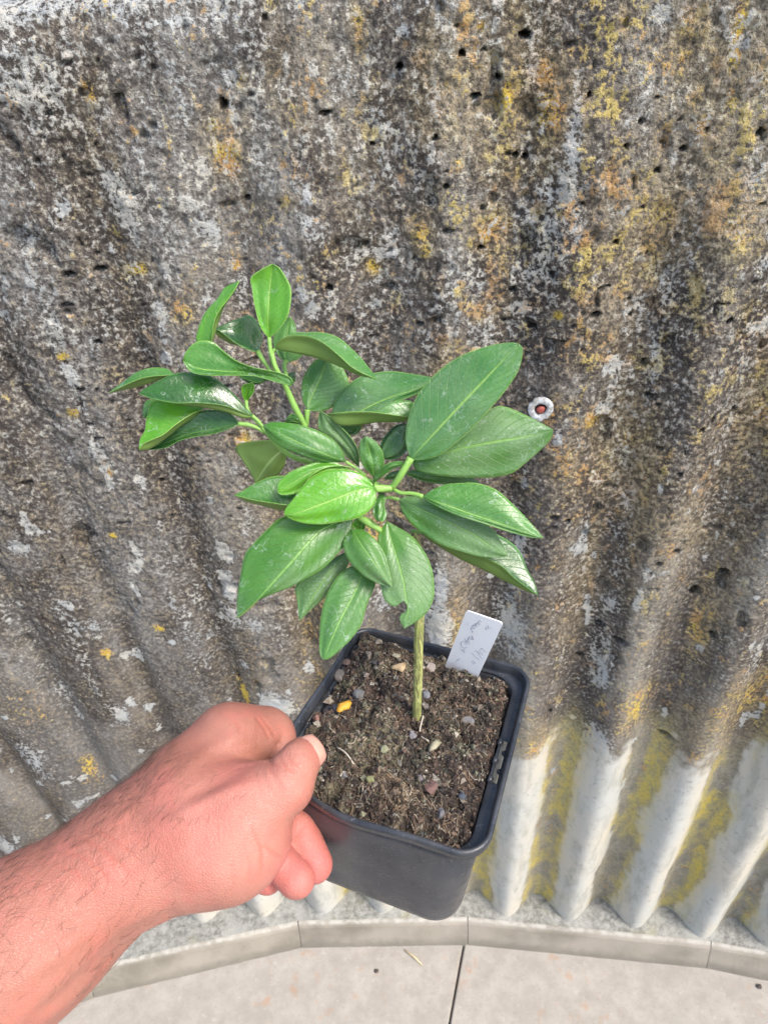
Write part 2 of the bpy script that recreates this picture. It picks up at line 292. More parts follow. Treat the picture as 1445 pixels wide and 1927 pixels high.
# ------------------------------------------------------------------ ground
def grid(x0, x1, nx, fy0, fy1, ny, fz):
    us = np.linspace(0, 1, nx); vs_ = np.linspace(0, 1, ny); U, Vv = np.meshgrid(us, vs_); X = x0+(x1-x0)*U
    Y = fy0(X)*(1-Vv)+fy1(X)*Vv; Z = fz(X, Y); i = np.arange(nx*ny).reshape(ny, nx)
    return np.stack([X.ravel(), Y.ravel(), Z.ravel()], 1), np.stack([i[:-1, :-1].ravel(), i[:-1, 1:].ravel(), i[1:, 1:].ravel(), i[1:, :-1].ravel()], 1)
KT = [(-1.28, .42), (-.675, .576), (-.258, .6235), (.083, .598), (.535, .512), (.945, .395), (1.35, .23)]
KB = [(-1.28, .395), (-.68, .549), (-.262, .604), (.080, .577), (.533, .494), (.935, .375), (1.33, .21)]
def build_ground():
    m = N('old_ground'); c = m.mix(m.noise(m.obj(), 3, 5), (.10, .10, .09), (.16, .15, .13)); m.fin(Base_Color=c, Roughness=.95)
    o = mesh('ground', [(-60, -60, -.03), (60, -60, -.03), (60, 60, -.03), (-60, 60, -.03)], [(0, 1, 2, 3)], m.m); tag(o, kind='structure')
    m = N('cast_paving'); ob = m.obj()
    c = m.mix(m.step(m.noise(ob, 25, 5, .65), .3, .7), (.31, .285, .25), (.39, .36, .32))
    c = m.mix(m.step(m.noise(ob, 260, 3), .60, .72, 0, .35), c, (.25, .22, .19))
    c = m.mix(m.step(m.noise(ob, 90, 3), .60, .70, 0, .3), c, (.50, .46, .42))
    c = m.mix(m.step(m.noise(ob, 8, 5, .7), .48, .66, 0, .45), c, (.30, .29, .26)); c = m.mix(m.step(m.noise(ob, 150, 3, .7), .57, .66, 0, .35), c, (.24, .20, .17))
    rust = m.math('MULTIPLY', m.step(m.noise(ob, 38, 4), .56, .70), m.step(m.noise(ob, 5, 2), .46, .58))
    c = m.mix(m.math('MULTIPLY', rust, .42), c, (.40, .21, .10))
    m.fin(Base_Color=c, Roughness=.9, Normal=m.bump(m.noise(ob, 300, 4), .4, .001))
    V = []; F = []; jx = lambda y: .0217+(.0612-.0217)*(y-.409)/(.5188-.409)*1.0
    s_ = 1.6/1.45
    def slab(xa, xb, ya, yb, kk=2, z=0.0):
        # slab with small bevel, xa/xb functions of y
        n0 = len(V); ys = np.linspace(ya, yb, 24)
        for off, zz in ((0.0, z-.03), (0.0, z-.004), (.003, z)):
            for sgn, fx in ((1, xa), (-1, xb)):
                for y in ys: V.append((fx(y)+sgn*off, y, zz))
        L = 24
        r = lambda k, s, i: n0+(k*2+s)*L+i
        for i in range(L-1):
            for k in (0, 1):
                F.append((r(k, 0, i+1), r(k, 0, i), r(k+1, 0, i), r(k+1, 0, i+1))); F.append((r(k, 1, i), r(k, 1, i+1), r(k+1, 1, i+1), r(k+1, 1, i)))
            F.append((r(2, 0, i), r(2, 1, i), r(2, 1, i+1), r(2, 0, i+1)))
    jl = lambda y: (.0612+(y/s_-.5188)*.36)*s_
    slab(lambda y: jl(y)-1.5, lambda y: jl(y)-.0017, -2.0, .75); slab(lambda y: jl(y)+.0017, lambda y: jl(y)+1.5, -2.0, .75)
    slab(lambda y: jl(y)-3.0, lambda y: jl(y)-1.507, -2.0, .75); slab(lambda y: jl(y)+1.507, lambda y: jl(y)+3.0, -2.0, .75)
    o = mesh('pavement', V, F, m.m, smooth=False, origin=(0, 0, 0)); tag(o, kind='structure')
    # gravelly strip between kerb and wall
    m = N('mortar_strip'); ob = m.obj(); n = m.noise(ob, 90, 5, .7)
    c = m.mix(m.step(n, .35, .65), (.17, .17, .155), (.34, .34, .31)); c = m.mix(m.step(m.noise(ob, 14, 3), .45, .7), c, (.36, .36, .33))
    c = m.mix(m.step(m.noise(ob, 350, 2), .58, .66, 0, .5), c, (.12, .115, .10))
    c = m.mix(m.step(m.noise(ob, 9, 3), .58, .72, 0, .35), c, (.38, .34, .14))
    m.fin(Base_Color=c, Roughness=.95, Normal=m.bump(n, .8, .003))
    kx = [p[0] for p in KT]; ky = [p[1] for p in KT]
    V, F = grid(-1.2, 1.3, 500, lambda x: np.interp(x, kx, ky)+.007, lambda x: WC[1]+np.sqrt((WR+.05)**2-(x-WC[0])**2), 60, lambda x, y: ZS+.0065+.004*(fbm(x*40, y*40, 3, 3)-.5)+.003*(fbm(x*12, y*12, 2, 9)-.5))
    o = mesh('mortar_strip', V, F, m.m); tag(o, kind='structure')
    # kerb stones
    m = N('kerb_concrete'); ob = m.obj(); c = m.mix(m.step(m.noise(ob, 12, 4), .35, .65), (.20, .18, .14), (.30, .27, .215))
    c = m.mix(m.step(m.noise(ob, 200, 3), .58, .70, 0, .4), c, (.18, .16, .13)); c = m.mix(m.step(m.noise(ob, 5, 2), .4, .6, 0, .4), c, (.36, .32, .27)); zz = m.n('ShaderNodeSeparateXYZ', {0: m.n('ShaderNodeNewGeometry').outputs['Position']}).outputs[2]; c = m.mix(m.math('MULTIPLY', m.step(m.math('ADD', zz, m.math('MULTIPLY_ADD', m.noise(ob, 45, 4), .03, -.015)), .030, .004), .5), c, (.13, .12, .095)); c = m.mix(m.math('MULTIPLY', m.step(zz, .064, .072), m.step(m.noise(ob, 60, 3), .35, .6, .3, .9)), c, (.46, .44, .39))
    m.fin(Base_Color=c, Roughness=.9, Normal=m.bump(m.noise(ob, 220, 4), .5, .001))
    lab = {1: 'straight grey concrete kerb stone partly behind the forearm, left of the middle one', 2: 'short grey concrete kerb stone directly below the pot, paving joint at its right end',
           3: 'long concrete kerb stone right of the paving joint below the pale ridges', 4: 'pinkish concrete kerb stone cut off by the right picture edge', 0: 'mossy kerb stone hidden past the arm at far left', 5: 'last kerb stone past the right picture edge'}
    for k in range(6):
        if k in (0, 5): pass
        t0, t1, b0, b1 = [np.array(q) for q in (KT[k], KT[k+1], KB[k], KB[k+1])]
        d = (t1-t0)/np.linalg.norm(t1-t0); nn = np.array([-d[1], d[0]]); g = .0006; nS = 30
        prof = [(0, -.02, 1), (0, .062, 0), (.002, .0685, 0), (.005, .072, 0), (.012, .0735, 0), (.05, .0735, 0), (.05, -.02, 0)]
        V = []
        for i in range(nS+1):
            f_ = i/nS; T = t0+(t1-t0)*f_+d*(g*(1-2*f_)); B = b0+(b1-b0)*f_+d*(g*(1-2*f_))
            for (o_, z, bb) in prof:
                p = (B if bb else T)+nn*(o_-(.002 if not bb and o_ == 0 else 0)); jit = .0012*(vnoise(np.array(i*1.7+k*31), np.array(z*300), 2)-.5)
                V.append((p[0]+nn[0]*jit, p[1]+nn[1]*jit, z+jit*.6))
        q = len(prof); F = [(i*q+j, i*q+(j+1), (i+1)*q+j+1, (i+1)*q+j) for i in range(nS) for j in range(q-1)]
        F.append(tuple(range(q))[::-1]); F.append(tuple(nS*q+j for j in range(q)))
        F = [f[::-1] for f in F]
        o = mesh('kerb_stone', V, F, m.m, smooth=False); tag(o, lab[k], 'kerb stone', 'kerb stones along the foot of the wall')
    # straw and pebble on the paving
    m = N('dry_straw'); m.fin(Base_Color=(.62, .50, .30), Roughness=.7)
    a = at_z(762, 1789, .004); b = at_z(795, 1818, .003)
    V, F = tube([a, (a+b)/2+np.array([.002, 0, .003]), b], [.0016, .002, .0008], 6); o = mesh('straw', V, F, m.m)
    tag(o, 'short pale yellow straw lying on the paving by the kerb', 'straw')
    m = N('dark_pebble'); m.fin(Base_Color=(.07, .055, .05), Roughness=.8)
    for (px, py, r, lb) in ((708, 1828, .004, 'small dark pebble on the pale paving left of the joint'), (1428, 1857, .0045, 'dark crumb on the paving near the right picture edge')):
        V, F = rock(at_z(px, py, r*.5), r, 5); tag(mesh('pebble', V, F, m.m), lb, 'pebble')

def tube(P, R, n=8, cap=True):
    P = np.asarray(P, float); m_ = len(P); V = []; F = []
    T = np.gradient(P, axis=0); T /= np.linalg.norm(T, axis=1)[:, None]; a = np.cross(T[0], [0.3, .5, .8]); a /= np.linalg.norm(a)
    for i in range(m_):
        a = a-T[i]*(a@T[i]); a /= np.linalg.norm(a); b = np.cross(T[i], a)
        r = R[i] if hasattr(R, '__len__') else R
        for k in range(n):
            t = 2*math.pi*k/n; V.append(P[i]+r*(a*math.cos(t)+b*math.sin(t)))
    for i in range(m_-1):
        for k in range(n): F.append((i*n+k, i*n+(k+1) % n, (i+1)*n+(k+1) % n, (i+1)*n+k))
    if cap: F.append(tuple(range(n))[::-1]); F.append(tuple((m_-1)*n+k for k in range(n)))
    return np.array(V), F
def rock(c, r, seed, flat=.7, sub=2):
    import bmesh
    bm = bmesh.new(); bmesh.ops.create_icosphere(bm, subdivisions=sub, radius=1); V = np.array([v.co[:] for v in bm.verts]); F = [[v.index for v in f.verts] for f in bm.faces]; bm.free()
    q = np.random.default_rng(seed); sc = q.uniform(.75, 1.2, 3); sc[2] *= flat
    for _ in range(5):
        d = q.normal(size=3); d /= np.linalg.norm(d); k = V@d; V = V-np.outer(np.maximum(k-q.uniform(.55, .8), 0), d)
    V = V*(1+.35*(fbm(V[:, 0]*2.2+seed, V[:, 1]*2.2+V[:, 2]*1.7, 3, seed)-.5))[:, None]
    ang = q.uniform(0, 6.28); Rz = np.array([[math.cos(ang), -math.sin(ang), 0], [math.sin(ang), math.cos(ang), 0], [0, 0, 1]])
    return (V*sc)@Rz.T*r+np.asarray(c), F

# ------------------------------------------------------------------ pot
k_ = .10/.105
PA = np.array([-.016, -.0613, -.3927])*k_; PU = np.array([.0924, -.0183, .0317])*k_; PV = np.array([-.0372, -.0535, .0895])*k_
PC = CAM+RW@(PA+PU/2+PV/2); ux = RW@PU; uy = -(RW@PV); HX = np.linalg.norm(ux)/2; HY = np.linalg.norm(uy)/2; ux /= 2*HX; uy /= 2*HY
un = np.cross(ux, uy); un /= np.linalg.norm(un)        # pot's up; local x right, y back, z up
def P3(L):
    L = np.asarray(L, float); return PC+L[..., :1]*ux+L[..., 1:2]*uy+L[..., 2:3]*un
def pot_at(px, py, z):                                 # local x,y where the pixel ray meets height z
    p = at_plane(px, py, PC+un*z, un)-PC; A = np.array([[1, ux@uy], [ux@uy, 1]]); return np.linalg.solve(A, [p@ux, p@uy])
def rring(hx, hy, r, z, ns=40, nc=8):
    out = []
    for (sx, sy, a0) in ((1, 1, 0), (-1, 1, 90), (-1, -1, 180), (1, -1, 270)):
        for k in range(nc+1):
            a = math.radians(a0+90*k/nc); out.append((sx*(hx-r)+r*math.cos(a), sy*(hy-r)+r*math.sin(a)))
        nx_ = {0: (-(hx-r), hy), 90: (-hx, -(hy-r)), 180: (hx-r, -hy), 270: (hx, hy-r)}[a0]; p0 = out[-1]
        for k in range(1, ns): t = k/ns; out.append((p0[0]+(nx_[0]-p0[0])*t, p0[1]+(nx_[1]-p0[1])*t))
    return np.array([(x, y, z) for x, y in out])
def potwarp(L):
    L = L.copy(); x, y, z = L.T; top = np.clip(1+z/.05, 0, 1)
    fr = np.clip(-y/HY, 0, 1)**6; t = x/HX
    L[:, 1] -= fr*top*(.0022*np.cos(t*1.6)-.004*np.exp(-((t+.75)/.35)**2)); L[:, 2] += fr*top*(-.0018*np.exp(-((t-.1)/.5)**2)+.0015*np.sin(t*5))
    lf = np.clip(-x/HX, 0, 1)**6; L[:, 0] += lf*top*.0012*np.sin(y/HY*3)
    return L
def lshift(L):
    L = L.copy(); L[:, 0] -= .0034*np.clip(-L[:, 0]/HX*1.2, 0, 1); return L
def build_pot():
    m = N('black_plastic'); ob = m.obj()
    c = m.mix(m.step(m.noise(ob, 60, 4), .4, .7), (.022, .026, .033), (.044, .049, .057)); c = m.mix(m.step(m.noise(ob, 900, 2), .66, .72, 0, .5), c, (.22, .22, .23))
    dust = m.step(m.noise(m.mapv(ob, (1, 1, .5)), 45, 4), .45, .75, 0, .35); c = m.mix(dust, c, (.11, .105, .10))
    m.fin(Base_Color=c, Roughness=m.step(m.noise(ob, 120, 3), .3, .7, .24, .42), Normal=m.bump(m.noise(ob, 700, 3), .25, .0004))
    t = empty('flower_pot', P3(np.array([0, 0, -.07]))); tag(t, 'square black plastic nursery pot of soil pinched at its left rim by the hand', 'flower pot')
    LX, LY = .0080, .0032
    R = [(HX-.0008, HY-.0008, .012, -.0046), (HX-.0001, HY-.0001, .0122, -.0040), (HX, HY, .0122, -.0010), (HX-.0006, HY-.0006, .0118, -.0001), (HX-.0014, HY-.0014, .0112, -.0001), (HX-.0022, HY-.0020, .0105, -.0010),
         (HX-.0026, HY-.0022, .010, -.0050), (HX-.0030, HY-.0024, .010, -.0062), (HX-.0040, HY-.0027, .010, -.0064), (HX-LX+.0006, HY-LY, .0105, -.0064), (HX-LX, HY-LY-.0004, .0108, -.0078)]
    rings = [potwarp(lshift(rring(*r)) if q >= 8 else rring(*r)) for q, r in enumerate(R)]; n = len(rings[0]); V = P3(np.vstack(rings)); F = []
    loc = np.vstack(rings)
    for i in range(len(R)-1):
        for k in range(n):
            a, b = i*n+k, i*n+(k+1) % n
            mx, my = (loc[a]+loc[b])[:2]/2
            if i == 8 and abs(my+.002) < .0128 and abs(mx) > HX-.012: continue
            F.append((a, b, b+n, a+n))
    # serrated teeth in the two slots, part of the rim's moulding
    Vt = []; Ft = []
    for sx in (-1, 1):
        for j in range(5):
            y = -.002-.0104+j*.0051; xo, xi = sx*(HX-.0040), sx*(HX-LX+.0005+(.0034 if sx < 0 else 0))
            x0, x1 = (xo, xo-sx*.0013) if j % 2 else (xi, xi+sx*.0011)
            q = [(x0, y-.0013, -.0062), (x0, y+.0013, -.0062), (x1, y, -.0062), (x0, y-.0013, -.0078), (x0, y+.0013, -.0078), (x1, y, -.0078)]; b = len(Vt); Vt += q
            Ft += [(b, b+1, b+2), (b+5, b+4, b+3), (b, b+3, b+4, b+1), (b+1, b+4, b+5, b+2), (b+2, b+5, b+3, b)]
    b = len(V); V = np.vstack([V, P3(potwarp(np.array(Vt)))]); F += [tuple(b+j for j in f) for f in Ft]
    o = mesh('rim', V, F, m.m, t); s = o.modifiers.new('s', 'SOLIDIFY'); s.thickness = .0011; s.offset = -1
    R = [(HX-LX+.0002, HY-LY-.0002, .0108, -.0070), (HX-LX-.0004, HY-LY-.0006, .011, -.012), (HX*.86, HY*.93, .0115, -.02), (HX*.80, HY*.885, .012, -.045), (HX*.755, HY*.845, .0125, -.064), (HX*.745, HY*.835, .0125, -.0665), (HX*.72, HY*.81, .012, -.0675), (HX*.3, HY*.3, .006, -.0672)]
    rings = [potwarp(lshift(rring(*r)) if q < 3 else rring(*r)) for q, r in enumerate(R)]; V = P3(np.vstack(rings)); F = [(i*n+k, i*n+(k+1) % n, (i+1)*n+(k+1) % n, (i+1)*n+k) for i in range(len(R)-1) for k in range(n)]
    F.append(tuple((len(R)-1)*n+k for k in range(n)))
    o = mesh('body', V, F, m.m, t); s = o.modifiers.new('s', 'SOLIDIFY'); s.thickness = .001; s.offset = -1

def soil_h(x, y):
    d = np.minimum(HX-.0074-abs(x+.0016), HY-.0055-abs(y)); h = -.0090+.0040*sstep(0, .014, d)+.0030*sstep(.03, -.03, x)+.0020*sstep(-.01, .04, y)*sstep(0, .008, d)
    h = h+.0085*(fbm(x*85+5, y*85, 3, 101)-.5)+.0085*(fbm(x*230, y*230, 3, 103)-.5)+.0016*(fbm(x*900, y*900, 2, 107)-.5)
    h = h+.004*np.exp(-(((x+.022)/.016)**2+((y-.032)/.012)**2))+.002*np.exp(-(((x-.005)/.02)**2+((y+.012)/.012)**2))+.003*np.exp(-(((x-.005)/.015)**2+((y+.038)/.008)**2))
    h = h-.0035*np.exp(-(((x-.004)/.006)**2+((y+.002)/.006)**2))
    return h
def build_soil():
    n = 330; xs = np.linspace(-HX+.0052, HX-.0084, n); ys = np.linspace(-HY+.0040, HY-.0040, n); X, Y = np.meshgrid(xs, ys); Z = soil_h(X, Y)
    i = np.arange(n*n).reshape(n, n); Fg = np.stack([i[:-1, :-1].ravel(), i[:-1, 1:].ravel(), i[1:, 1:].ravel(), i[1:, :-1].ravel()], 1).tolist()
    V = [np.stack([X.ravel(), Y.ravel(), Z.ravel()], 1)]; F = Fg; base = n*n
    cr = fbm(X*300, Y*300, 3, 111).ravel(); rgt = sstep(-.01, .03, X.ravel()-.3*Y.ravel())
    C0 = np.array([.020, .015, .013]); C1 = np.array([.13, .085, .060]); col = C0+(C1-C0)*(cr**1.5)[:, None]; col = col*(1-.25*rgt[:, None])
    gr = sstep(.46, .60, fbm(X*70, Y*70, 3, 113).ravel())*sstep(.7, -.3, X.ravel()/HX)
    col = col*(1-gr[:, None]*.5)+np.array([.24, .23, .13])*gr[:, None]*.5*(.3+1.4*cr[:, None]); cols = [col]
    q = RNG
    ico = np.array([(0, 0, 1), (.9, 0, .2), (-.2, .9, .1), (-.8, -.4, 0), (.2, -.9, -.1), (0, 0, -.8)]); fi = [(0, 1, 2), (0, 2, 3), (0, 3, 4), (0, 4, 1), (5, 2, 1), (5, 3, 2), (5, 4, 3), (5, 1, 4)]
    pal = np.array([(.05, .035, .028), (.10, .065, .045), (.16, .10, .07), (.24, .17, .12), (.30, .25, .19), (.13, .13, .12), (.20, .20, .13), (.42, .38, .30), (.04, .05, .03)])
    pw = np.array([.2, .18, .15, .13, .10, .08, .08, .06, .05]); pw /= pw.sum()
    for k in range(7500):
        x = q.uniform(-HX+.006, HX-.009); y = q.uniform(-HY+.0045, HY-.0045); s_ = min(.00032+q.exponential(.00045), .0030)
        v = ico*q.uniform(.6, 1.3, (6, 1))*np.array([1, q.uniform(.4, 1), q.uniform(.4, .9)])*s_
        a = q.uniform(0, 6.28); c, s2 = math.cos(a), math.sin(a); tl = q.uniform(-.6, .6); v = v@np.array([[c, s2, 0], [-s2, c, 0], [0, 0, 1]])@np.array([[1, 0, tl], [0, 1, 0], [-tl, 0, 1]])
        v = v+np.array([x, y, float(soil_h(np.array(x), np.array(y)))+s_*.35]); V.append(v); F += [[base+j for j in f] for f in fi]; base += 6
        cc = pal[q.choice(len(pal), p=pw)]*q.uniform(.7, 1.3); cols.append(np.tile(cc, (6, 1)))
    for (px, py, sg, nn_, ca, cb) in ((650,1300,.0042,150,(.30,.27,.17),(.16,.17,.09)),(672,1212,.0035,110,(.26,.16,.11),(.12,.08,.06)),(735,1218,.004,120,(.24,.16,.11),(.34,.26,.18)),(725,1372,.0045,150,(.30,.26,.19),(.18,.16,.11)),(690,1345,.003,60,(.28,.25,.17),(.16,.15,.09)),
        (850,1385,.0042,130,(.34,.29,.20),(.17,.17,.10)),(868,1425,.0036,110,(.28,.27,.18),(.12,.13,.08)),(880,1268,.0050,120,(.14,.17,.09),(.32,.31,.20)),(940,1285,.0040,100,(.22,.15,.11),(.34,.27,.20)),(755,1515,.0036,140,(.42,.34,.22),(.26,.18,.11)),(700,1430,.004,90,(.28,.20,.13),(.16,.14,.08)),
        (640,1420,.004,90,(.22,.22,.13),(.14,.12,.08)),(850,1330,.004,90,(.32,.22,.15),(.12,.08,.06)),(905,1365,.004,90,(.24,.22,.16),(.14,.12,.09)),(800,1215,.003,60,(.20,.14,.10),(.30,.24,.17)),(790,1440,.0035,80,(.13,.15,.09),(.24,.22,.15))):
        x0, y0 = pot_at(px, py, -.006)
        for k in range(nn_):
            dx, dy = q.normal(0, sg*.6, 2); x, y = x0+dx, y0+dy
            if abs(x) > HX-.008 or abs(y) > HY-.006: continue
            s_ = q.uniform(.0003, .0011); v = ico*q.uniform(.5, 1.3, (6, 1))*np.array([1.3, q.uniform(.35, .8), q.uniform(.35, .8)])*s_; a = q.uniform(0, 6.28); c, s2 = math.cos(a), math.sin(a); tl = q.uniform(-1, 1)
            v = v@np.array([[1, 0, tl], [0, 1, 0], [-tl, 0, 1]])@np.array([[c, s2, 0], [-s2, c, 0], [0, 0, 1]]); dome = .0016*math.exp(-(dx*dx+dy*dy)/(sg*sg))*q.uniform(.2, 1)
            v = v+np.array([x, y, float(soil_h(np.array(x), np.array(y)))+s_*.3+dome]); V.append(v); F += [[base+j for j in f] for f in fi]; base += 6
            t_ = q.uniform(0, 1); cc = (np.array(ca)*t_+np.array(cb)*(1-t_))*q.uniform(.6, 1.25); cols.append(np.tile(cc, (6, 1)))
    for k in range(1500):                               # root fibres and hairs
        if k % 4 == 0: x, y = q.normal(.006, .012), q.normal(-.036, .004)
        elif k % 4 == 1: x, y = q.normal(-.024, .012), q.normal(.034, .006)
        else: x, y = q.uniform(-HX+.011, HX-.011), q.uniform(-HY+.007, HY-.007)
        if abs(x) > HX-.01 or abs(y) > HY-.006: continue
        L = q.uniform(.0015, .006); a = q.uniform(0, 6.28); r = q.uniform(.00006, .00022); bend = q.normal(0, 1.2)
        pts = []; px_, py_ = x, y
        for j in range(5):
            zz = float(soil_h(np.array(px_), np.array(py_)))+.0006+.0009*math.sin(j/4*math.pi)*q.uniform(.3, 1.5); pts.append((px_, py_, zz)); px_ += math.cos(a)*L/4; py_ += math.sin(a)*L/4; a += bend/4
        v, f = tube(pts, r, 3, False); V.append(v); F += [[base+j for j in ff] for ff in f]; base += len(v)
        cc = np.array([(.30, .20, .12), (.42, .33, .22), (.16, .10, .06), (.50, .46, .36)][q.choice(4, p=[.35, .3, .25, .1])])*q.uniform(.6, 1.1); cols.append(np.tile(cc, (len(v), 1)))
    V = np.vstack(V); cols = np.vstack(cols)
    m = N('potting_mix'); ob = m.obj(); c = m.mix(m.step(m.noise(ob, 1500, 3), .35, .65, 0, .5), m.attr('tint', 'Color'), (.03, .022, .018)); c = m.mix(m.step(m.noise(ob, 150, 4, .7), .46, .60, 0, .70), c, (.014, .010, .009)); c = m.mix(m.step(m.noise(ob, 1100, 2), .62, .70, 0, .5), c, (.34, .28, .20)); m.fin(Base_Color=c, Roughness=.9, Normal=m.bump(m.noise(ob, 1800, 3), .8, .0005))  # near-black noise patches paint the shaded voids between crumbs
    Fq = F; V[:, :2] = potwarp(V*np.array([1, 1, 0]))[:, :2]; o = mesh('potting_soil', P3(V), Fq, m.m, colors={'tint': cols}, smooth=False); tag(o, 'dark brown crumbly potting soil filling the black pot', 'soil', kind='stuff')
    ST = [(640,1270,.0034,(.17,.15,.13),'grey gravel piece by the upper left pot edge'),(652,1246,.0022,(.13,.09,.075),'brown pebble just above the grey gravel piece'),(618,1335,.0034,(.045,.045,.05),'dark slate chip left of the yellow leaf scrap'),
          (633,1346,.0030,(.03,.032,.04),'blackish chip touching the yellow leaf scrap'),(596,1357,.0026,(.22,.12,.09),'reddish brown clay bit near the thumb'),(676,1325,.0032,(.10,.10,.10),'dark grey stone right of the yellow leaf scrap'),(708,1273,.0020,(.07,.065,.06),'small dark bead in the soil left of the stem'),
          (745,1262,.0022,(.26,.23,.16),'beige stone above the curled dead leaf'),(809,1266,.0032,(.25,.21,.18),'light grey pebble just right of the stem'),(801,1319,.0026,(.15,.15,.16),'grey pebble against the right side of the stem'),(803,1338,.0022,(.22,.18,.16),'pale brown pebble low beside the stem'),
          (880,1360,.0030,(.16,.15,.15),'mottled grey stone in the right half of the soil'),(776,1390,.0024,(.17,.16,.17),'grey pebble at the foot of the stem'),(700,1487,.0028,(.22,.22,.10),'round olive green seed case near the front edge'),(723,1424,.0022,(.20,.20,.12),'greenish pebble in the middle front of the soil'),
          (812,1490,.0030,(.15,.085,.07),'reddish brown stone near the front edge'),(830,1530,.0026,(.12,.115,.12),'dark grey stone close to the front edge'),(649,1466,.0020,(.14,.13,.13),'small grey pebble to the right of the thumb'),(790,1470,.0018,(.16,.14,.14),'tiny grey pebble left of the reddish stone'),(870,1500,.0018,(.06,.07,.09),'small blue black chip in the lower right soil')]
    for j, (px, py, r, c, lb) in enumerate(ST):
        x, y = pot_at(px, py, -.005); z = float(soil_h(np.array(x), np.array(y))); V, F = rock((0, 0, 0), r*.92, 40+j, .75, 3); V = P3(V+np.array([x, y, z+r*.30]))
        m = N('pebble_stone'); c = m.mix(m.noise(m.obj(), 900, 3), tuple(v*.6 for v in c), tuple(min(1, v*1.5) for v in c)); m.fin(Base_Color=c, Roughness=.85, Normal=m.bump(m.noise(m.obj(), 900, 3), .6, .0004))
        tag(mesh('pebble', V, F, m.m, smooth=False), lb, 'pebble', 'pebbles on the potting soil')
    def scrap(pts, c, lb, name, cat, lift=.0015):
        L = []; 
        for (px, py) in pts: x, y = pot_at(px, py, -.004); L.append((x, y, float(soil_h(np.array(x), np.array(y)))))
        L = np.array(L); zm = L[:, 2].max()+lift; ce = L.mean(0); ce[2] = zm+.0012; L[:, 2] = zm+.0005*np.sin(np.arange(len(L))*2.1)
        nn = len(L); V = np.vstack([L, (L+ce)/2+np.array([0, 0, .0002]), [ce]]); F = [(i, (i+1) % nn, nn+(i+1) % nn, nn+i) for i in range(nn)]+[(nn+i, nn+(i+1) % nn, 2*nn) for i in range(nn)]
        m = N(name+'_tissue'); m.fin(Base_Color=m.mix(m.noise(m.obj(), 600, 3), tuple(v*.7 for v in c), c), Roughness=.6)
        o = mesh(name, P3(V), F, m.m); s = o.modifiers.new('s', 'SOLIDIFY'); s.thickness = .0004; tag(o, lb, cat)
    scrap([(634,1352),(637,1340),(648,1333),(658,1331),(662,1338),(657,1346),(646,1350),(640,1356)], (.72, .37, .04), 'bright yellow scrap of leaf lying on the soil by the thumb', 'leaf_scrap', 'leaf scrap')
    scrap([(734,1280),(750,1276),(764,1270),(762,1282),(757,1292),(750,1286),(738,1284)], (.50, .36, .20), 'curled tan dead leaf scrap on the soil left of the stem', 'leaf_scrap', 'leaf scrap')
    scrap([(811,1410),(822,1404),(830,1408),(820,1420),(808,1428),(806,1420)], (.36, .33, .22), 'pale beige bark flake on the soil in front of the stem', 'bark_flake', 'bark flake')
    for (a, b, c, lb) in (((634, 1410), (652, 1428), (668, 1446), 'pale straw fibre lying on the soil right of the thumb'), ((806, 1402), (790, 1380), (796, 1352), 'thin curved pale root fibre beside the stem foot')):
        pts = []
        for (px, py) in (a, b, c): x, y = pot_at(px, py, -.003); pts.append((x, y, float(soil_h(np.array(x), np.array(y)))+.0018))
        V, F = tube(P3(catmull(pts, 10)), .00035, 6); m = N('fibre'); m.fin(Base_Color=(.50, .45, .36), Roughness=.7); tag(mesh('root_fibre', V, F, m.m), lb, 'root fibre')

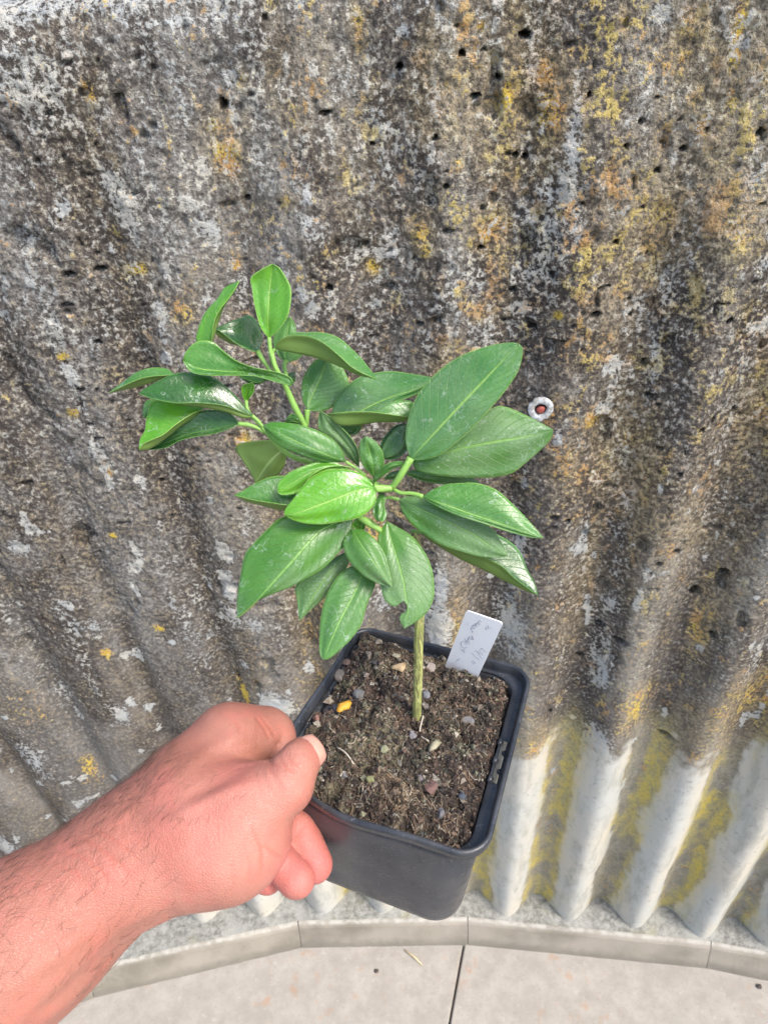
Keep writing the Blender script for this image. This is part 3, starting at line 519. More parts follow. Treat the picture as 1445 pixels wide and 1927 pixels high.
def build_label():
    def q(cx_, cy_): return 820+cx_/7.225, 1130+cy_/7.225
    TL, TR = at_d(878, 1148, .321), at_d(947, 1172, .313); BL0 = at_d(838, 1250, .350)
    e1 = TR-TL; W = np.linalg.norm(e1); e1 /= W; e2 = BL0-TL; e2 -= e1*(e2@e1)*.5; e2 = BL0-TL; Hh = np.linalg.norm(e2); e2 /= Hh
    nn = np.cross(e1, e2); nn /= np.linalg.norm(nn)
    if nn@(CAM-TL) < 0: nn = -nn
    Hh += .010; th = .0006; r = .0015
    out = []
    for (x, y, a0) in ((r, r, 180), (W-r, r, 270)):
        for k in range(5): a = math.radians(a0+k*22.5); out.append((x+r*math.cos(a), y+r*math.sin(a)))
    out += [(W*.98, Hh), (W*.02, Hh)]
    V = [TL+e1*a+e2*b+nn*s_*th/2 for s_ in (1, -1) for a, b in out]; n = len(out); F = [tuple(range(n)), tuple(range(2*n-1, n-1, -1))]+[(i, n+i, n+(i+1) % n, (i+1) % n) for i in range(n)]
    m = N('white_card'); m.fin(Base_Color=m.mix(m.step(m.noise(m.obj(), 120, 3), .55, .75, 0, .25), (.90, .90, .90), (.78, .77, .75)), Roughness=.45)
    o = mesh('plant_label', V, F, m.m, smooth=False); tag(o, 'white plastic plant label with faint pencil writing, stuck in the soil behind the stem', 'plant label')
    ST = [[(348,655),(375,690),(412,715)],[(352,662),(385,690),(402,650)],[(378,560),(350,565),(343,595),(362,630),(400,645),(432,632)],[(398,545),(412,580),(442,602)],[(395,520),(430,560),(466,598)],[(412,572),(436,540)],
          [(432,520),(455,555),(478,575)],[(442,532),(446,512),(462,508)],[(455,488),(468,520),(488,530),(498,515),(480,484)],[(498,515),(510,526)],[(520,486),(496,484),(508,505),(520,520),(500,532)],
          [(498,378),(476,382),(490,405),(510,422),(492,436)],[(482,362),(505,395)],[(462,338),(466,344)],[(492,346),(522,390)],[(500,338),(540,384)],[(512,346),(520,328),(536,338),(556,366)],[(540,340),(556,330),(546,312),(534,324),(552,350),(566,346)],[(560,306),(590,340)],[(568,314),(580,292),(598,306),(612,326)],[(588,282),(604,270),(626,296)],
          [(430,318),(440,326),(436,312)],[(492,822),(532,866)],[(515,812),(552,858)],[(494,716),(605,812)],[(530,692),(556,684),(598,740),(642,792)],[(566,690),(600,730)],[(590,684),(650,742)],[(600,672),(636,650),(688,700)],
          [(272,826),(286,840)],[(280,822),(296,810),(312,826)],[(300,808),(318,796),(336,816)],[(342,782),(346,788)],[(672,382),(690,368),(680,396)],[(702,352),(724,346),(716,380),(735,392)],[(742,362),(752,372)],[(764,384),(768,388)]]
    V = []; F = []
    for s_ in ST:
        pts = [at_plane(*q(*c), TL+nn*(th/2+.00005), nn) for c in s_]; v, f = tube(catmull(pts, 9) if len(pts) > 2 else pts, .00014, 4); b = len(V); V += list(v); F += [[b+j for j in ff] for ff in f]
    m = N('pencil'); m.fin(Base_Color=(.34, .35, .40), Roughness=.6); mesh('writing', V, F, m.m, o)

def build_plug():
    u, z = wall_uz(1017, 770); a = u/WR; er = np.array([math.sin(a), math.cos(a), 0]); eu = np.array([math.cos(a), -math.sin(a), 0]); ez = np.array([0, 0, 1.0])
    g = at_d(1017, 770, 1); d = g-CAM; t = 0
    ho = CAM[:2]-WC; v = ray(1017, 770); A = v[0]**2+v[1]**2; B = 2*(ho@v[:2]); c = ho@ho-(WR-.0215)**2; t = (-B+math.sqrt(B*B-4*A*c))/2/A; p = CAM+v*t
    m = N('white_nylon'); m.fin(Base_Color=m.mix(m.step(m.noise(m.obj(), 260, 3), .42, .62), (.50, .53, .55), (.30, .29, .26)), Roughness=.6)
    V = []; n = 40
    prof = [(.0070, -.006), (.0128, -.004), (.0138, .0006), (.0126, .0015), (.0088, .0016), (.0068, .0008), (.0064, -.006)]
    for k in range(n):
        t_ = 2*math.pi*k/n; cut = .0014 if (2.3 < t_ < 2.6 or 5.0 < t_ < 5.3) else 0; wob = 1+.03*math.sin(3*t_)
        for (r, h) in prof: rr = (r-cut*(r > .01))*wob; V.append(p+eu*rr*math.cos(t_)*.93+ez*rr*math.sin(t_)-er*h)
    q = len(prof); F = [(k*q+j, ((k+1) % n)*q+j, ((k+1) % n)*q+j+1, k*q+j+1) for k in range(n) for j in range(q-1)]
    o = mesh('wall_plug', V, F, m.m); tag(o, 'white plastic wall plug with a red core, set in the wall beside a leaf tip', 'wall plug')
    m = N('red_nylon'); m.fin(Base_Color=(.30, .065, .05), Roughness=.5)
    V, F = rock((0, 0, 0), .0054, 3, .8); V = p-er*.0002-ez*.0006+np.outer(V[:, 0], eu)*1.05+np.outer(V[:, 1], ez)*.9-np.outer(V[:, 2], er)*.6; mesh('red_core', V, F, m.m, o)
    m = N('dark_hole'); m.fin(Base_Color=(.02, .016, .014), Roughness=.95)
    V = [p-er*(-.002)+eu*.0075*math.cos(k/12*6.283)+ez*.0075*math.sin(k/12*6.283) for k in range(12)]; mesh('socket', V, [tuple(range(12))], m.m, o)

# ------------------------------------------------------------------ citrus plant
CR_ = {'a': (200, 480, 2.676), 'b': (560, 620, 2.779), 'c': (420, 840, 2.258), 'p': (0, 0, 1.0)}
def full(c, P): ox, oy, s_ = CR_[c]; return [(ox+x/s_, oy+y/s_) for x, y in P]
def leaf_mat(name, a, b, vein, dust, rough):
    m = N(name); ob = m.obj(); t = m.attr('t'); v = m.attr('v'); av = m.math('ABSOLUTE', v)
    c = m.mix(m.step(m.noise(ob, 55, 3), .35, .65), a, b)
    ph = m.math('ADD', m.math('MULTIPLY', t, 13.0), m.math('MULTIPLY', av, -3.6)); ph = m.math('ADD', ph, m.math('MULTIPLY', m.noise(ob, 40, 2), 1.2))
    vn = m.math('ABSOLUTE', m.math('SINE', m.math('MULTIPLY', ph, 3.14159))); lat = m.step(vn, .16, .02, 0, .36)
    c = m.mix(lat, c, vein)
    ret = m.step(m.vor(ob, 620, 'DISTANCE_TO_EDGE'), .10, .0, 0, .16); c = m.mix(ret, c, vein)
    pat = m.step(m.noise(ob, 24, 2), .40, .62)
    sp = m.step(m.noise(ob, 1500, 2, .7), .60, .70); c = m.mix(m.math('MULTIPLY', m.math('MULTIPLY', sp, pat), dust), c, (.50, .56, .46))
    c = m.mix(m.math('MULTIPLY', pat, dust*.28), c, (.34, .42, .30))
    # dried water marks: thin pale outlines
    wv = m.n('ShaderNodeTexVoronoi', {'Vector': m.n('ShaderNodeVectorMath', {0: ob, 1: m.n('ShaderNodeVectorMath', {0: m.n('ShaderNodeTexNoise', {'Vector': ob, 'Scale': 260.0, 'Detail': 1.0}).outputs[1], 3: .010}, operation='SCALE').outputs[0]}, operation='ADD').outputs[0], 'Scale': 150.0}, feature='DISTANCE_TO_EDGE').outputs[0]
    wm = m.math('MULTIPLY', m.step(wv, .035, .0), m.step(m.noise(ob, 140, 2), .52, .60)); c = m.mix(m.math('MULTIPLY', wm, .42), c, (.50, .60, .52))
    mid = m.step(av, .055, .02); mid = m.math('MULTIPLY', mid, m.step(t, 1.02, .75, .3, .9)); c = m.mix(mid, c, vein)
    ed = m.step(av, .955, .99, 0, .85); c = m.mix(ed, c, vein)
    h = m.math('ADD', m.math('MULTIPLY', lat, -2.6), m.math('MULTIPLY', mid, -.8)); h = m.math('ADD', h, m.math('MULTIPLY', m.noise(ob, 130, 3), 1.3)); h = m.math('ADD', h, m.math('MULTIPLY', ret, -.5))
    m.fin(Base_Color=c, Roughness=m.math('ADD', rough-.03, m.math('MULTIPLY', pat, .08+dust*.2)), Normal=m.bump(h, .55, .0005)); m.b.inputs['Specular IOR Level'].default_value = .75
    tr = m.n('ShaderNodeBsdfTranslucent', {'Color': m.mix(.5, c, (.25, .55, .05))}); mx = m.n('ShaderNodeMixShader', {0: .22}); m.t.links.new(m.b.outputs[0], mx.inputs[1]); m.t.links.new(tr.outputs[0], mx.inputs[2]); m.t.links.new(mx.outputs[0], m.o.inputs[0])
    return m.m
MATS = {}
def plant_mats():
    MATS['young'] = leaf_mat('young_leaf', (.085, .31, .010), (.120, .38, .015), (.32, .55, .11), .12, .26)
    MATS['mid'] = leaf_mat('leaf', (.042, .180, .014), (.064, .235, .019), (.25, .47, .10), .30, .26)
    MATS['dark'] = leaf_mat('old_leaf', (.018, .088, .011), (.030, .130, .016), (.14, .33, .07), .30, .22)
    MATS['grey'] = leaf_mat('bloomed_leaf', (.040, .160, .027), (.062, .210, .040), (.25, .45, .10), .40, .28)
    MATS['dusty'] = leaf_mat('dusty_leaf', (.050, .175, .018), (.076, .225, .027), (.20, .40, .08), .80, .36)
    m = N('leaf_underside'); ob = m.obj(); c = m.mix(m.noise(ob, 80, 3), (.13, .22, .045), (.18, .29, .065)); av = m.math('ABSOLUTE', m.attr('v')); c = m.mix(m.step(av, .07, .03), c, (.30, .44, .14))
    c = m.mix(m.step(m.noise(ob, 1400), .62, .72, 0, .3), c, (.3, .4, .2))
    m.fin(Base_Color=c, Roughness=.5, Normal=m.bump(m.noise(ob, 200, 3), .3, .0004)); tr = m.n('ShaderNodeBsdfTranslucent', {'Color': (.22, .42, .05, 1)}); mx = m.n('ShaderNodeMixShader', {0: .2}); m.t.links.new(m.b.outputs[0], mx.inputs[1]); m.t.links.new(tr.outputs[0], mx.inputs[2]); m.t.links.new(mx.outputs[0], m.o.inputs[0]); MATS['under'] = m.m
    m = N('green_stem'); ob = m.obj(); c = m.mix(m.noise(ob, 150, 3), (.17, .36, .06), (.26, .46, .10)); m.fin(Base_Color=c, Roughness=.45, Normal=m.bump(m.noise(ob, 400, 3), .3, .0004)); MATS['stem'] = m.m
    m = N('bark'); ob = m.obj(); mp = m.mapv(ob, (1, 1, .16)); n = m.noise(mp, 900, 4, .65)
    c = m.mix(m.step(n, .4, .6), (.17, .17, .06), (.42, .44, .15)); c = m.mix(m.step(m.noise(ob, 190, 3), .56, .68, 0, .7), c, (.42, .32, .19)); c = m.mix(m.step(m.noise(ob, 60, 2), .45, .6, 0, .5), c, (.34, .42, .10))
    m.fin(Base_Color=c, Roughness=.75, Normal=m.bump(n, .8, .0008)); MATS['bark'] = m.m
    m = N('dead_wood'); ob = m.obj(); c = m.mix(m.step(m.noise(ob, 500, 3), .4, .6), (.10, .085, .065), (.30, .26, .21)); m.fin(Base_Color=c, Roughness=.9, Normal=m.bump(m.noise(ob, 600, 3), .9, .0008)); MATS['wood'] = m.m

def leaf(plant, c, base, tip, mid, L, R, D, E=(-.002, -.002), mat='mid', pet=None, label=None, seed=[0]):
    K, J = 34, 8; seed[0] += 1; sd_ = seed[0]
    B, T = full(c, [base])[0], full(c, [tip])[0]
    M = catmull([B]+full(c, mid)+[T], K); Lc = catmull([B]+full(c, L)+[T], K); Rc = catmull([B]+full(c, R)+[T], K)
    t = np.linspace(0, 1, K); d0, dm, d1 = D; dep = d0*(1-t)*(1-2*t)+dm*4*t*(1-t)+d1*t*(2*t-1)
    env = np.sin(np.pi*np.clip(t, 0.001, .999))**.5
    for A, off in ((Lc, 1), (Rc, -1)):                    # crenate margin
        j = .55*(np.abs(np.sin(t*math.pi*17+sd_))-.5)+1.2*(fbm(t*9+sd_*3, t*0+off, 2, sd_)-.5)
        dd = A-M; ln = np.linalg.norm(dd, axis=1)+1e-6; A += dd/ln[:, None]*(j*np.minimum(ln/20, 1)*env)[:, None]
    V = []; tv = []; vv = []
    for i in range(K):
        for j in range(-J, J+1):
            v = j/J; a = abs(v); Eg = Lc[i] if v < 0 else Rc[i]; e = E[0] if v < 0 else E[1]
            p = M[i]+(Eg-M[i])*a
            d = dep[i]+e*a**1.5*env[i]+.00022*math.cos(a*9)*env[i]+.0022*(float(vnoise(np.array(t[i]*3.2+sd_*7), np.array(v*1.3+9), sd_))-.5)*env[i]-.0004*(1-a)*0
            V.append(at_d(p[0], p[1], d)); tv.append(t[i]); vv.append(v)
    W_ = 2*J+1; F = [(i*W_+j, (i+1)*W_+j, (i+1)*W_+j+1, i*W_+j+1) for i in range(K-1) for j in range(W_-1)]
    F = [f[::-1] for f in F]
    o = mesh('leaf', V, F, None, plant, attrs={'t': tv, 'v': vv}, mats=[MATS[mat], MATS['under']])
    s_ = o.modifiers.new('s', 'SOLIDIFY'); s_.thickness = .00022; s_.offset = -1; s_.material_offset = 1
    if label: o['label'] = label
    if pet:
        cc, pts, dd, rr = pet; P = full(cc, pts); P3_ = [at_d(x, y, dd[0]+(dd[1]-dd[0])*i/(len(P)-1)) for i, (x, y) in enumerate(P)]
        C = catmull(P3_, 12); Vv, Ff = tube(C, np.linspace(rr[0], rr[1], 12)*.62, 8); mesh('petiole', Vv, Ff, MATS['stem'], o)
    return o
def stick(plant, name, c, pts, deps, rad, mat, n=24, rough=0):
    P = [at_d(x, y, d) for (x, y), d in zip(full(c, pts), deps)]; C = catmull(P, n); u = np.linspace(0, 1, len(rad)); r = np.interp(np.linspace(0, 1, n), u, rad)
    r = r*(1+rough*np.sin(np.arange(n)*2.3)*.5)
    V, F = tube(C, r, 10); return mesh(name, V, F, MATS[mat], plant)
def build_plant():
    plant_mats(); BP = at_d(783, 1365, .324); t = empty('citrus_tree', BP)
    tag(t, 'young potted citrus tree with glossy green leaves and one bare stem', 'plant')
    V = []; n = 40; pts = [(781,1376),(783,1360),(786,1290),(787,1230),(789,1172),(792,1100),(790,1060),(783,1025),(770,1000)]; dep = [.3262,.324,.311,.302,.293,.2835,.280,.278,.277]
    stick(t, 'trunk', 'p', pts, dep, [.0022, .0020, .0021, .00195, .0020, .0019, .0021], 'bark', 48, .05)
    stick(t, 'branch', 'p', [(776,1004),(752,985),(728,965),(720,935),(716,915)], [.277,.275,.272,.268,.264], [.0024,.0021,.0018,.0015], 'wood', 20, .12)
    stick(t, 'cut_stub', 'p', [(790,1050),(805,1048),(820,1046)], [.281,.280,.279], [.0022,.0026,.0024,.0016], 'wood', 12, .2)
    stick(t, 'shoot', 'p', [(716,918),(690,905),(640,890),(590,872),(548,858),(520,835),(494,803)], [.266,.268,.270,.270,.268,.265,.262], [.0014,.0013,.0012,.0011,.0009], 'stem', 30, .06)
    stick(t, 'shoot', 'p', [(600,874),(588,842),(573,800),(556,768),(541,735),(530,712),(518,690),(511,664)], [.269,.268,.266,.263,.260,.257,.255,.254], [.0012,.0011,.0010,.0012,.0009,.0009], 'stem', 30, .1)
    stick(t, 'shoot', 'p', [(716,918),(728,920),(737,917),(752,897),(770,866)], [.264,.262,.259,.256,.254], [.0015,.0014,.0012,.0013,.0010], 'stem', 16)
    Lf = lambda *a, **k: leaf(t, *a, **k)
    # --- upper left shoot
    Lf('a',(820,418),(835,45),[(815,330),(820,200),(832,100)],[(778,360),(750,260),(735,170),(729,112),(785,70)],[(880,360),(918,290),(930,180),(905,115),(868,62)],(.254,.250,.246),(-.002,-.002),'young',('a',[(820,412),(823,450),(832,520),(852,588)],(.254,.256),(.0013,.0010)),'bright upright leaf at the very top of the plant')
    Lf('a',(520,470),(668,128),[(548,390),(572,310),(603,240),(648,175)],[(455,440),(462,370),(500,285),(560,215),(593,165)],[(528,430),(545,325),(578,262),(602,232),(640,180)],(.258,.254,.250),(.003,-.004),'young')
    Lf('a',(768,489),(553,372),[(690,462),(610,437),(558,400)],[(705,470),(640,432),(580,385)],[(785,430),(768,350),(722,303),(650,325),(575,355)],(.262,.262,.260),(-.004,.003),'dark',('a',[(764,487),(790,530),(830,585)],(.262,.257),(.0017,.0009)))
    Lf('a',(930,655),(388,530),[(870,628),(750,592),(600,585),(470,572)],[(865,640),(740,606),(600,604),(500,603),(425,585)],[(937,625),(870,592),(740,565),(650,530),(575,470),(530,435),(455,437),(402,485)],(.254,.2515,.249),(-.001,-.002),'mid')
    Lf('a',(905,540),(925,312),[(900,470),(915,380)],[(862,500),(840,430),(860,370),(895,325)],[(960,525),(992,488),(962,420),(952,355)],(.268,.268,.266),(.001,.001),'mid',('a',[(905,535),(895,555),(905,600),(905,640)],(.268,.262),(.0016,.0010)))
    Lf('a',(850,470),(1365,625),[(880,478),(960,494),(1060,516),(1160,552),(1260,598)],[(862,440),(930,393),(1010,388),(1090,388),(1170,415),(1240,475),(1310,550)],[(862,435),(920,402),(1010,404),(1090,437),(1170,500),(1250,570)],(.255,.252,.250),(.004,-.005),'mid',('a',[(850,470),(838,490),(845,530),(852,560)],(.255,.256),(.0009,.0009)))
    Lf('a',(345,600),(10,693),[(300,612),(230,640),(130,668)],[(290,603),(200,612),(110,645)],[(300,570),(230,567),(150,590),(70,648)],(.262,.262,.264),(-.004,.002),'mid')
    Lf('a',(745,812),(165,695),[(690,818),(600,788),(480,764),(350,748),(240,725)],[(690,790),(600,757),(490,742),(350,742),(240,722)],[(700,765),(660,720),(600,660),(530,610),(440,591),(340,598),(250,640),(190,672)],(.261,.2545,.253),(-.003,.002),'dark',('a',[(735,808),(762,832),(790,866)],(.2605,.262),(.0010,.0009)))
    Lf('a',(490,772),(165,980),[(450,805),(370,862),(300,920),(220,972)],[(430,798),(350,850),(280,905),(190,945)],[(400,735),(240,735),(203,820),(195,880),(168,930)],(.262,.259,.257),(-.004,.002),'young')
    Lf('a',(340,735),(188,822),[(280,760),(220,800)],[(300,790),(240,815)],[(260,722),(200,735),(183,780)],(.266,.266,.266),(.001,.001),'mid')
    Lf('a',(664,848),(212,980),[(600,862),(540,879),(430,898),(320,938)],[(640,864),(550,895),(450,912),(370,932),(300,968)],[(655,830),(620,795),(560,780),(480,785),(420,825),(330,885),(250,950)],(.262,.264,.266),(-.002,-.001),'dark',('a',[(664,848),(720,855),(770,875),(795,895)],(.262,.263),(.0015,.0010)))
    Lf('a',(706,735),(735,643),[(708,700),(718,665)],[(690,715),(682,680),(690,655)],[(718,720),(740,690),(743,655)],(.262,.259,.257),(-.001,-.001),'young',('a',[(706,730),(708,770),(735,815),(783,862)],(.262,.262),(.0012,.0009)))
    Lf('a',(830,618),(655,600),[(760,640),(700,620)],[(800,635),(740,650),(690,630)],[(800,590),(740,575),(690,585)],(.262,.264,.264),(.001,.001),'dark')
    Lf('a',(900,655),(950,590),[(915,635),(935,610)],[(880,640),(910,600)],[(930,655),(952,625)],(.268,.268,.268),(.0,.0),'dark')
    Lf('a',(1012,780),(1115,505),[(1040,700),(1080,610)],[(988,730),(984,650),(1005,590),(1050,530)],[(1080,787),(1160,750),(1218,680),(1215,620),(1180,550),(1150,520)],(.266,.266,.264),(.002,.002),'mid',('a',[(1012,778),(1010,830),(1008,862)],(.266,.268),(.0018,.0012)))
    Lf('a',(985,850),(898,842),[(950,835),(920,835)],[(955,850),(920,850)],[(965,810),(935,800),(910,820)],(.270,.270,.270),(.0,.0),'mid')
    Lf('a',(985,925),(750,1147),[(880,990),(820,1050),(775,1110)],[(905,940),(800,932),(690,945),(650,975),(690,1040),(732,1105)][:],[(930,965),(908,1000),(900,1050),(865,1105),(805,1135)],(.275,.285,.290),(.002,.002),'mid',None,'olive leaf hanging underside out below the left shoot')
    # --- middle
    Lf('a',(1207,1042),(787,860),[(1120,1008),(1000,958),(890,905)],[(1100,1042),(1000,1016),(900,976),(825,920)],[(1190,990),(1150,935),(1090,895),(1000,860),(900,844),(830,840)],(.260,.2535,.256),(.003,.003),'mid',('a',[(1205,1040),(1250,1068),(1305,1108)],(.260,.262),(.0010,.0009)))
    Lf('a',(1272,1068),(1076,785),[(1235,990),(1180,920),(1120,850)],[(1205,1010),(1120,920),(1070,880),(1068,820)],[(1268,990),(1232,920),(1180,865),(1125,815)],(.266,.262,.260),(.002,-.002),'dusty')
    Lf('b',(720,262),(235,470),[(600,318),(500,350),(400,392),(320,432)],[(650,320),(600,345),(540,370),(480,405),(400,445),(310,475)],[(690,247),(600,232),(520,220),(430,221),(330,245),(250,300),(200,370),(182,435)],(.262,.262,.264),(-.001,.003),'grey')
    Lf('b',(630,440),(155,440),[(570,478),(420,483),(300,500),(210,495)],[(570,452),(420,432),(300,428),(200,436)],[(600,378),(540,374),(480,385),(400,425),(300,427),(200,434)],(.262,.258,.260),(-.005,.002),'mid')
    Lf('b',(330,485),(255,560),[(310,510),(285,535)],[(330,520),(300,550)],[(290,485),(225,505),(235,540)],(.270,.271,.272),(.001,.001),'grey')
    Lf('b',(590,678),(1155,72),[(700,560),(850,400),(1000,240),(1110,120)],[(567,600),(568,520),(588,430),(625,345),(690,260),(780,182),(880,125),(980,90),(1080,71),(1130,67)],[(650,682),(740,657),(820,600),(920,510),(1010,412),(1080,325),(1140,240),(1170,165),(1176,95)],(.254,.246,.243),(.002,.002),'grey',('b',[(592,672),(560,730),(525,790),(490,828)],(.254,.258),(.0023,.0011)),'largest leaf, broad and glossy, at the upper right')
    Lf('b',(600,690),(1336,522),[(700,668),(850,622),(1000,592),(1150,568),(1280,540)],[(660,640),(760,590),(860,540),(950,470),(1030,405),(1100,408),(1200,450),(1280,492)],[(620,735),(720,762),(850,774),(1000,774),(1120,750),(1200,690),(1270,630),(1325,570)],(.262,.258,.256),(.001,.003),'dusty',('b',[(600,692),(570,705),(545,710)],(.262,.262),(.0010,.0009)),'powdery speckled leaf pointing right below the largest leaf')
    Lf('b',(545,745),(950,800),[(680,770),(820,785)],[(640,735),(780,740),(900,770)],[(600,772),(680,800),(800,812),(900,810)],(.268,.269,.270),(.001,.001),'dusty')
    Lf('b',(402,778),(352,560),[(392,700),(372,620)],[(375,750),(335,700),(322,630),(332,578)],[(440,735),(452,690),(440,630),(412,592),(380,565)],(.262,.257,.254),(.001,.001),'mid',('b',[(402,776),(405,800),(408,825)],(.262,.263),(.0009,.0009)))
    Lf('b',(445,678),(590,490),[(500,648),(550,600)],[(442,630),(475,565),(525,510)],[(500,680),(550,655),(590,600),(605,540)],(.263,.261,.261),(.001,.001),'dark')
    Lf('b',(440,650),(560,490),[(470,590),(510,530)],[(432,610),(455,560),(500,510)],[(490,630),(540,570)],(.267,.266,.266),(.001,.001),'dark')
    Lf('b',(395,808),(560,688),[(425,765),(480,715),(530,700)],[(400,775),(440,720),(490,695),(530,688)],[(415,790),(450,765),(500,730),(545,712)],(.262,.257,.256),(.001,.001),'mid')
    Lf('b',(450,780),(560,735),[(490,765),(530,750)],[(480,750),(530,735)],[(490,785),(540,765)],(.267,.267,.267),(.001,.001),'dark')
    Lf('b',(655,875),(1287,1092),[(750,908),(900,964),(1050,1012),(1180,1056)],[(700,840),(770,812),(860,803),(950,805),(1040,840),(1110,900),(1180,970),(1240,1035)],[(700,908),(800,957),(900,992),(1000,1022),(1120,1062),(1220,1088)],(.256,.252,.252),(.002,.001),'mid',('b',[(655,873),(600,858),(540,855),(500,835)],(.256,.260),(.0013,.0011)))
    Lf('b',(530,890),(1098,1186),[(620,930),(750,990),(900,1060),(1020,1140)],[(575,872),(700,890),(850,955),(1010,1035),(1055,1095),(1085,1150)],[(545,950),(590,1012),(650,1062),(740,1122),(860,1163),(960,1188),(1050,1193)],(.264,.260,.260),(.001,.002),'dusty',('b',[(530,890),(490,880),(455,880)],(.264,.265),(.0010,.0009)))
    Lf('c',(840,364),(1338,632),[(880,400),(1000,474),(1100,520),(1200,572),(1285,613)],[(940,330),(1060,345),(1150,368),(1220,405),(1262,450),(1290,520),(1325,585)],[(900,400),(1010,442),(1100,465),(1180,505),(1240,560),(1300,605)],(.272,.268,.266),(.003,-.004),'dark',('c',[(842,366),(815,362),(780,358)],(.272,.276),(.0011,.0011)))
    # --- lower cluster
    Lf('c',(643,172),(258,290),[(560,190),(480,222),(380,260),(310,285)],[(650,215),(632,262),(580,300),(500,320),(420,331),(340,326),(285,308)],[(615,138),(580,112),(520,97),(450,98),(390,120),(340,165),(300,220),(265,265)],(.256,.2515,.252),(.002,.002),'young',('c',[(640,172),(675,174),(715,182)],(.256,.258),(.0016,.0012)),'bright green leaf crossing the front centre of the plant')
    Lf('c',(520,92),(230,192),[(440,92),(360,115),(290,160)],[(460,105),(400,133),(370,170),(330,192),(280,206),(245,206)],[(480,68),(420,64),(350,80),(280,112),(238,152)],(.260,.257,.256),(.001,.001),'young')
    Lf('c',(545,92),(345,185),[(450,104),(385,138)],[(470,112),(400,140),(365,170)],[(500,84),(440,90),(385,116),(355,150)],(.257,.2555,.256),(.001,-.002),'young')
    Lf('c',(345,215),(48,206),[(290,268),(240,270),(170,252),(100,234)],[(290,246),(200,238),(130,226),(80,214)],[(320,150),(270,125),(200,130),(130,160),(80,190)],(.264,.262,.262),(-.003,.002),'mid')
    Lf('c',(550,280),(58,729),[(470,330),(400,370),(290,495),(160,640),(100,700)],[(548,345),(525,410),(480,462),(420,520),(350,562),(280,602),(200,632),(120,672),(80,715)],[(470,270),(340,290),(250,300),(190,350),(130,410),(92,460),(75,540),(60,640)],(.266,.257,.258),(.002,.003),'dusty',None,'large speckled leaf hanging at the lower left of the plant')
    Lf('c',(535,445),(325,742),[(465,520),(400,615),(345,705)],[(535,490),(510,542),(460,612),(410,662),(362,705)],[(480,470),(400,530),(312,588),(315,660),(320,712)],(.270,.270,.270),(.002,.002),'dusty')
    Lf('c',(595,522),(428,907),[(575,590),(540,660),(495,745),(450,850)],[(645,575),(632,620),(605,690),(585,760),(540,822),(490,870),(452,902)],[(545,508),(480,560),(440,630),(415,720),(409,820),(412,885)],(.268,.264,.262),(.002,.002),'mid',('c',[(595,524),(600,480),(620,430)],(.268,.270),(.0012,.0010)),'leaf hanging over the left rear rim of the pot')
    Lf('c',(545,350),(717,600),[(590,420),(640,490),(690,565)],[(600,357),(650,400),(682,450),(700,510),(713,560)],[(512,395),(513,440),(545,500),(600,552),(660,583)],(.262,.258,.257),(.002,.002),'dusty')
    Lf('c',(695,318),(770,776),[(715,400),(740,480),(765,570),(776,640),(786,710)],[(745,345),(800,380),(850,440),(880,500),(894,570),(895,640),(870,700),(825,742)],[(662,365),(656,420),(664,500),(668,590),(684,650),(712,675),(735,682),(757,661),(777,668),(776,700),(752,716),(750,740)],(.266,.261,.260),(.002,.001),'dusty',None,'lower leaf with a bite taken out of its left edge')
    Lf('b',(440,858),(432,1003),[(440,910),(430,960)],[(460,875),(452,920),(466,965),(452,1000)],[(425,865),(402,905),(394,960),(410,995)],(.262,.259,.259),(.001,.001),'mid')
    Lf('c',(590,300),(575,358),[(580,320),(575,340)],[(603,330),(598,355)],[(560,310),(550,340)],(.266,.267,.268),(.0,.0),'young')
    stick(t, 'side_shoot', 'c', [(575,300),(620,325),(672,360)], [.264,.2635,.264], [.0010,.0016,.0008], 'stem', 12)
    stick(t, 'side_shoot', 'b', [(405,835),(440,832),(492,830)], [.256,.2575,.258], [.0012,.0014,.0010], 'stem', 10)

# ------------------------------------------------------------------ forearm and hand (signed distance field -> one mesh)
def smin(a, b, k):
    h = np.clip(.5+.5*(b-a)/k, 0, 1); return b*(1-h)+a*h-k*h*(1-h)
CREASES = [([(506,1426),(511,1437),(520,1441),(521,1452)], 4, .0007), ([(500,1436),(508,1450),(520,1462)], 3, .0003), ([(528,1430),(540,1446),(556,1452)], 3, .0005), ([(536,1422),(550,1436),(566,1440)], 3, .0004),
  ([(497,1592),(512,1604),(527,1613)], 3, .0005), ([(472,1560),(492,1600),(492,1645)], 3.5, .0004), ([(455,1580),(470,1625),(466,1665)], 3, .0002), ([(430,1600),(440,1650),(432,1690)], 3, .00018),
  ([(548,1584),(560,1575),(576,1556)], 3.5, .0005), ([(551,1590),(566,1580),(580,1566)], 3, .0003),
  ([(120,1600),(165,1620),(215,1668)], 3.5, .00045), ([(145,1575),(190,1598),(245,1650)], 3.5, .00045), ([(165,1556),(212,1580),(262,1622)], 3, .0004), ([(100,1625),(150,1650),(190,1700)], 3, .0004),
  ([(60,1930),(150,1850),(230,1775),(320,1722)], 17, .0018), ([(20,1860),(120,1790),(210,1730)], 16, -.0007), ([(330,1460),(400,1410),(470,1378)], 15, -.0009), ([(340,1510),(410,1470),(480,1430)], 15, .0011), ([(300,1560),(400,1500),(490,1470)], 13, -.0009),
  ([(350,1600),(420,1560),(500,1520)], 15, .0006), ([(200,1560),(280,1500),(360,1450)], 9, -.0005), ([(230,1640),(300,1600),(360,1590)], 14, .0006),
  ([(440,1352),(452,1372),(450,1392)], 3, .0004), ([(484,1350),(500,1370),(508,1392)], 3, .0006), ([(494,1350),(510,1370),(518,1388)], 3, .0005)]
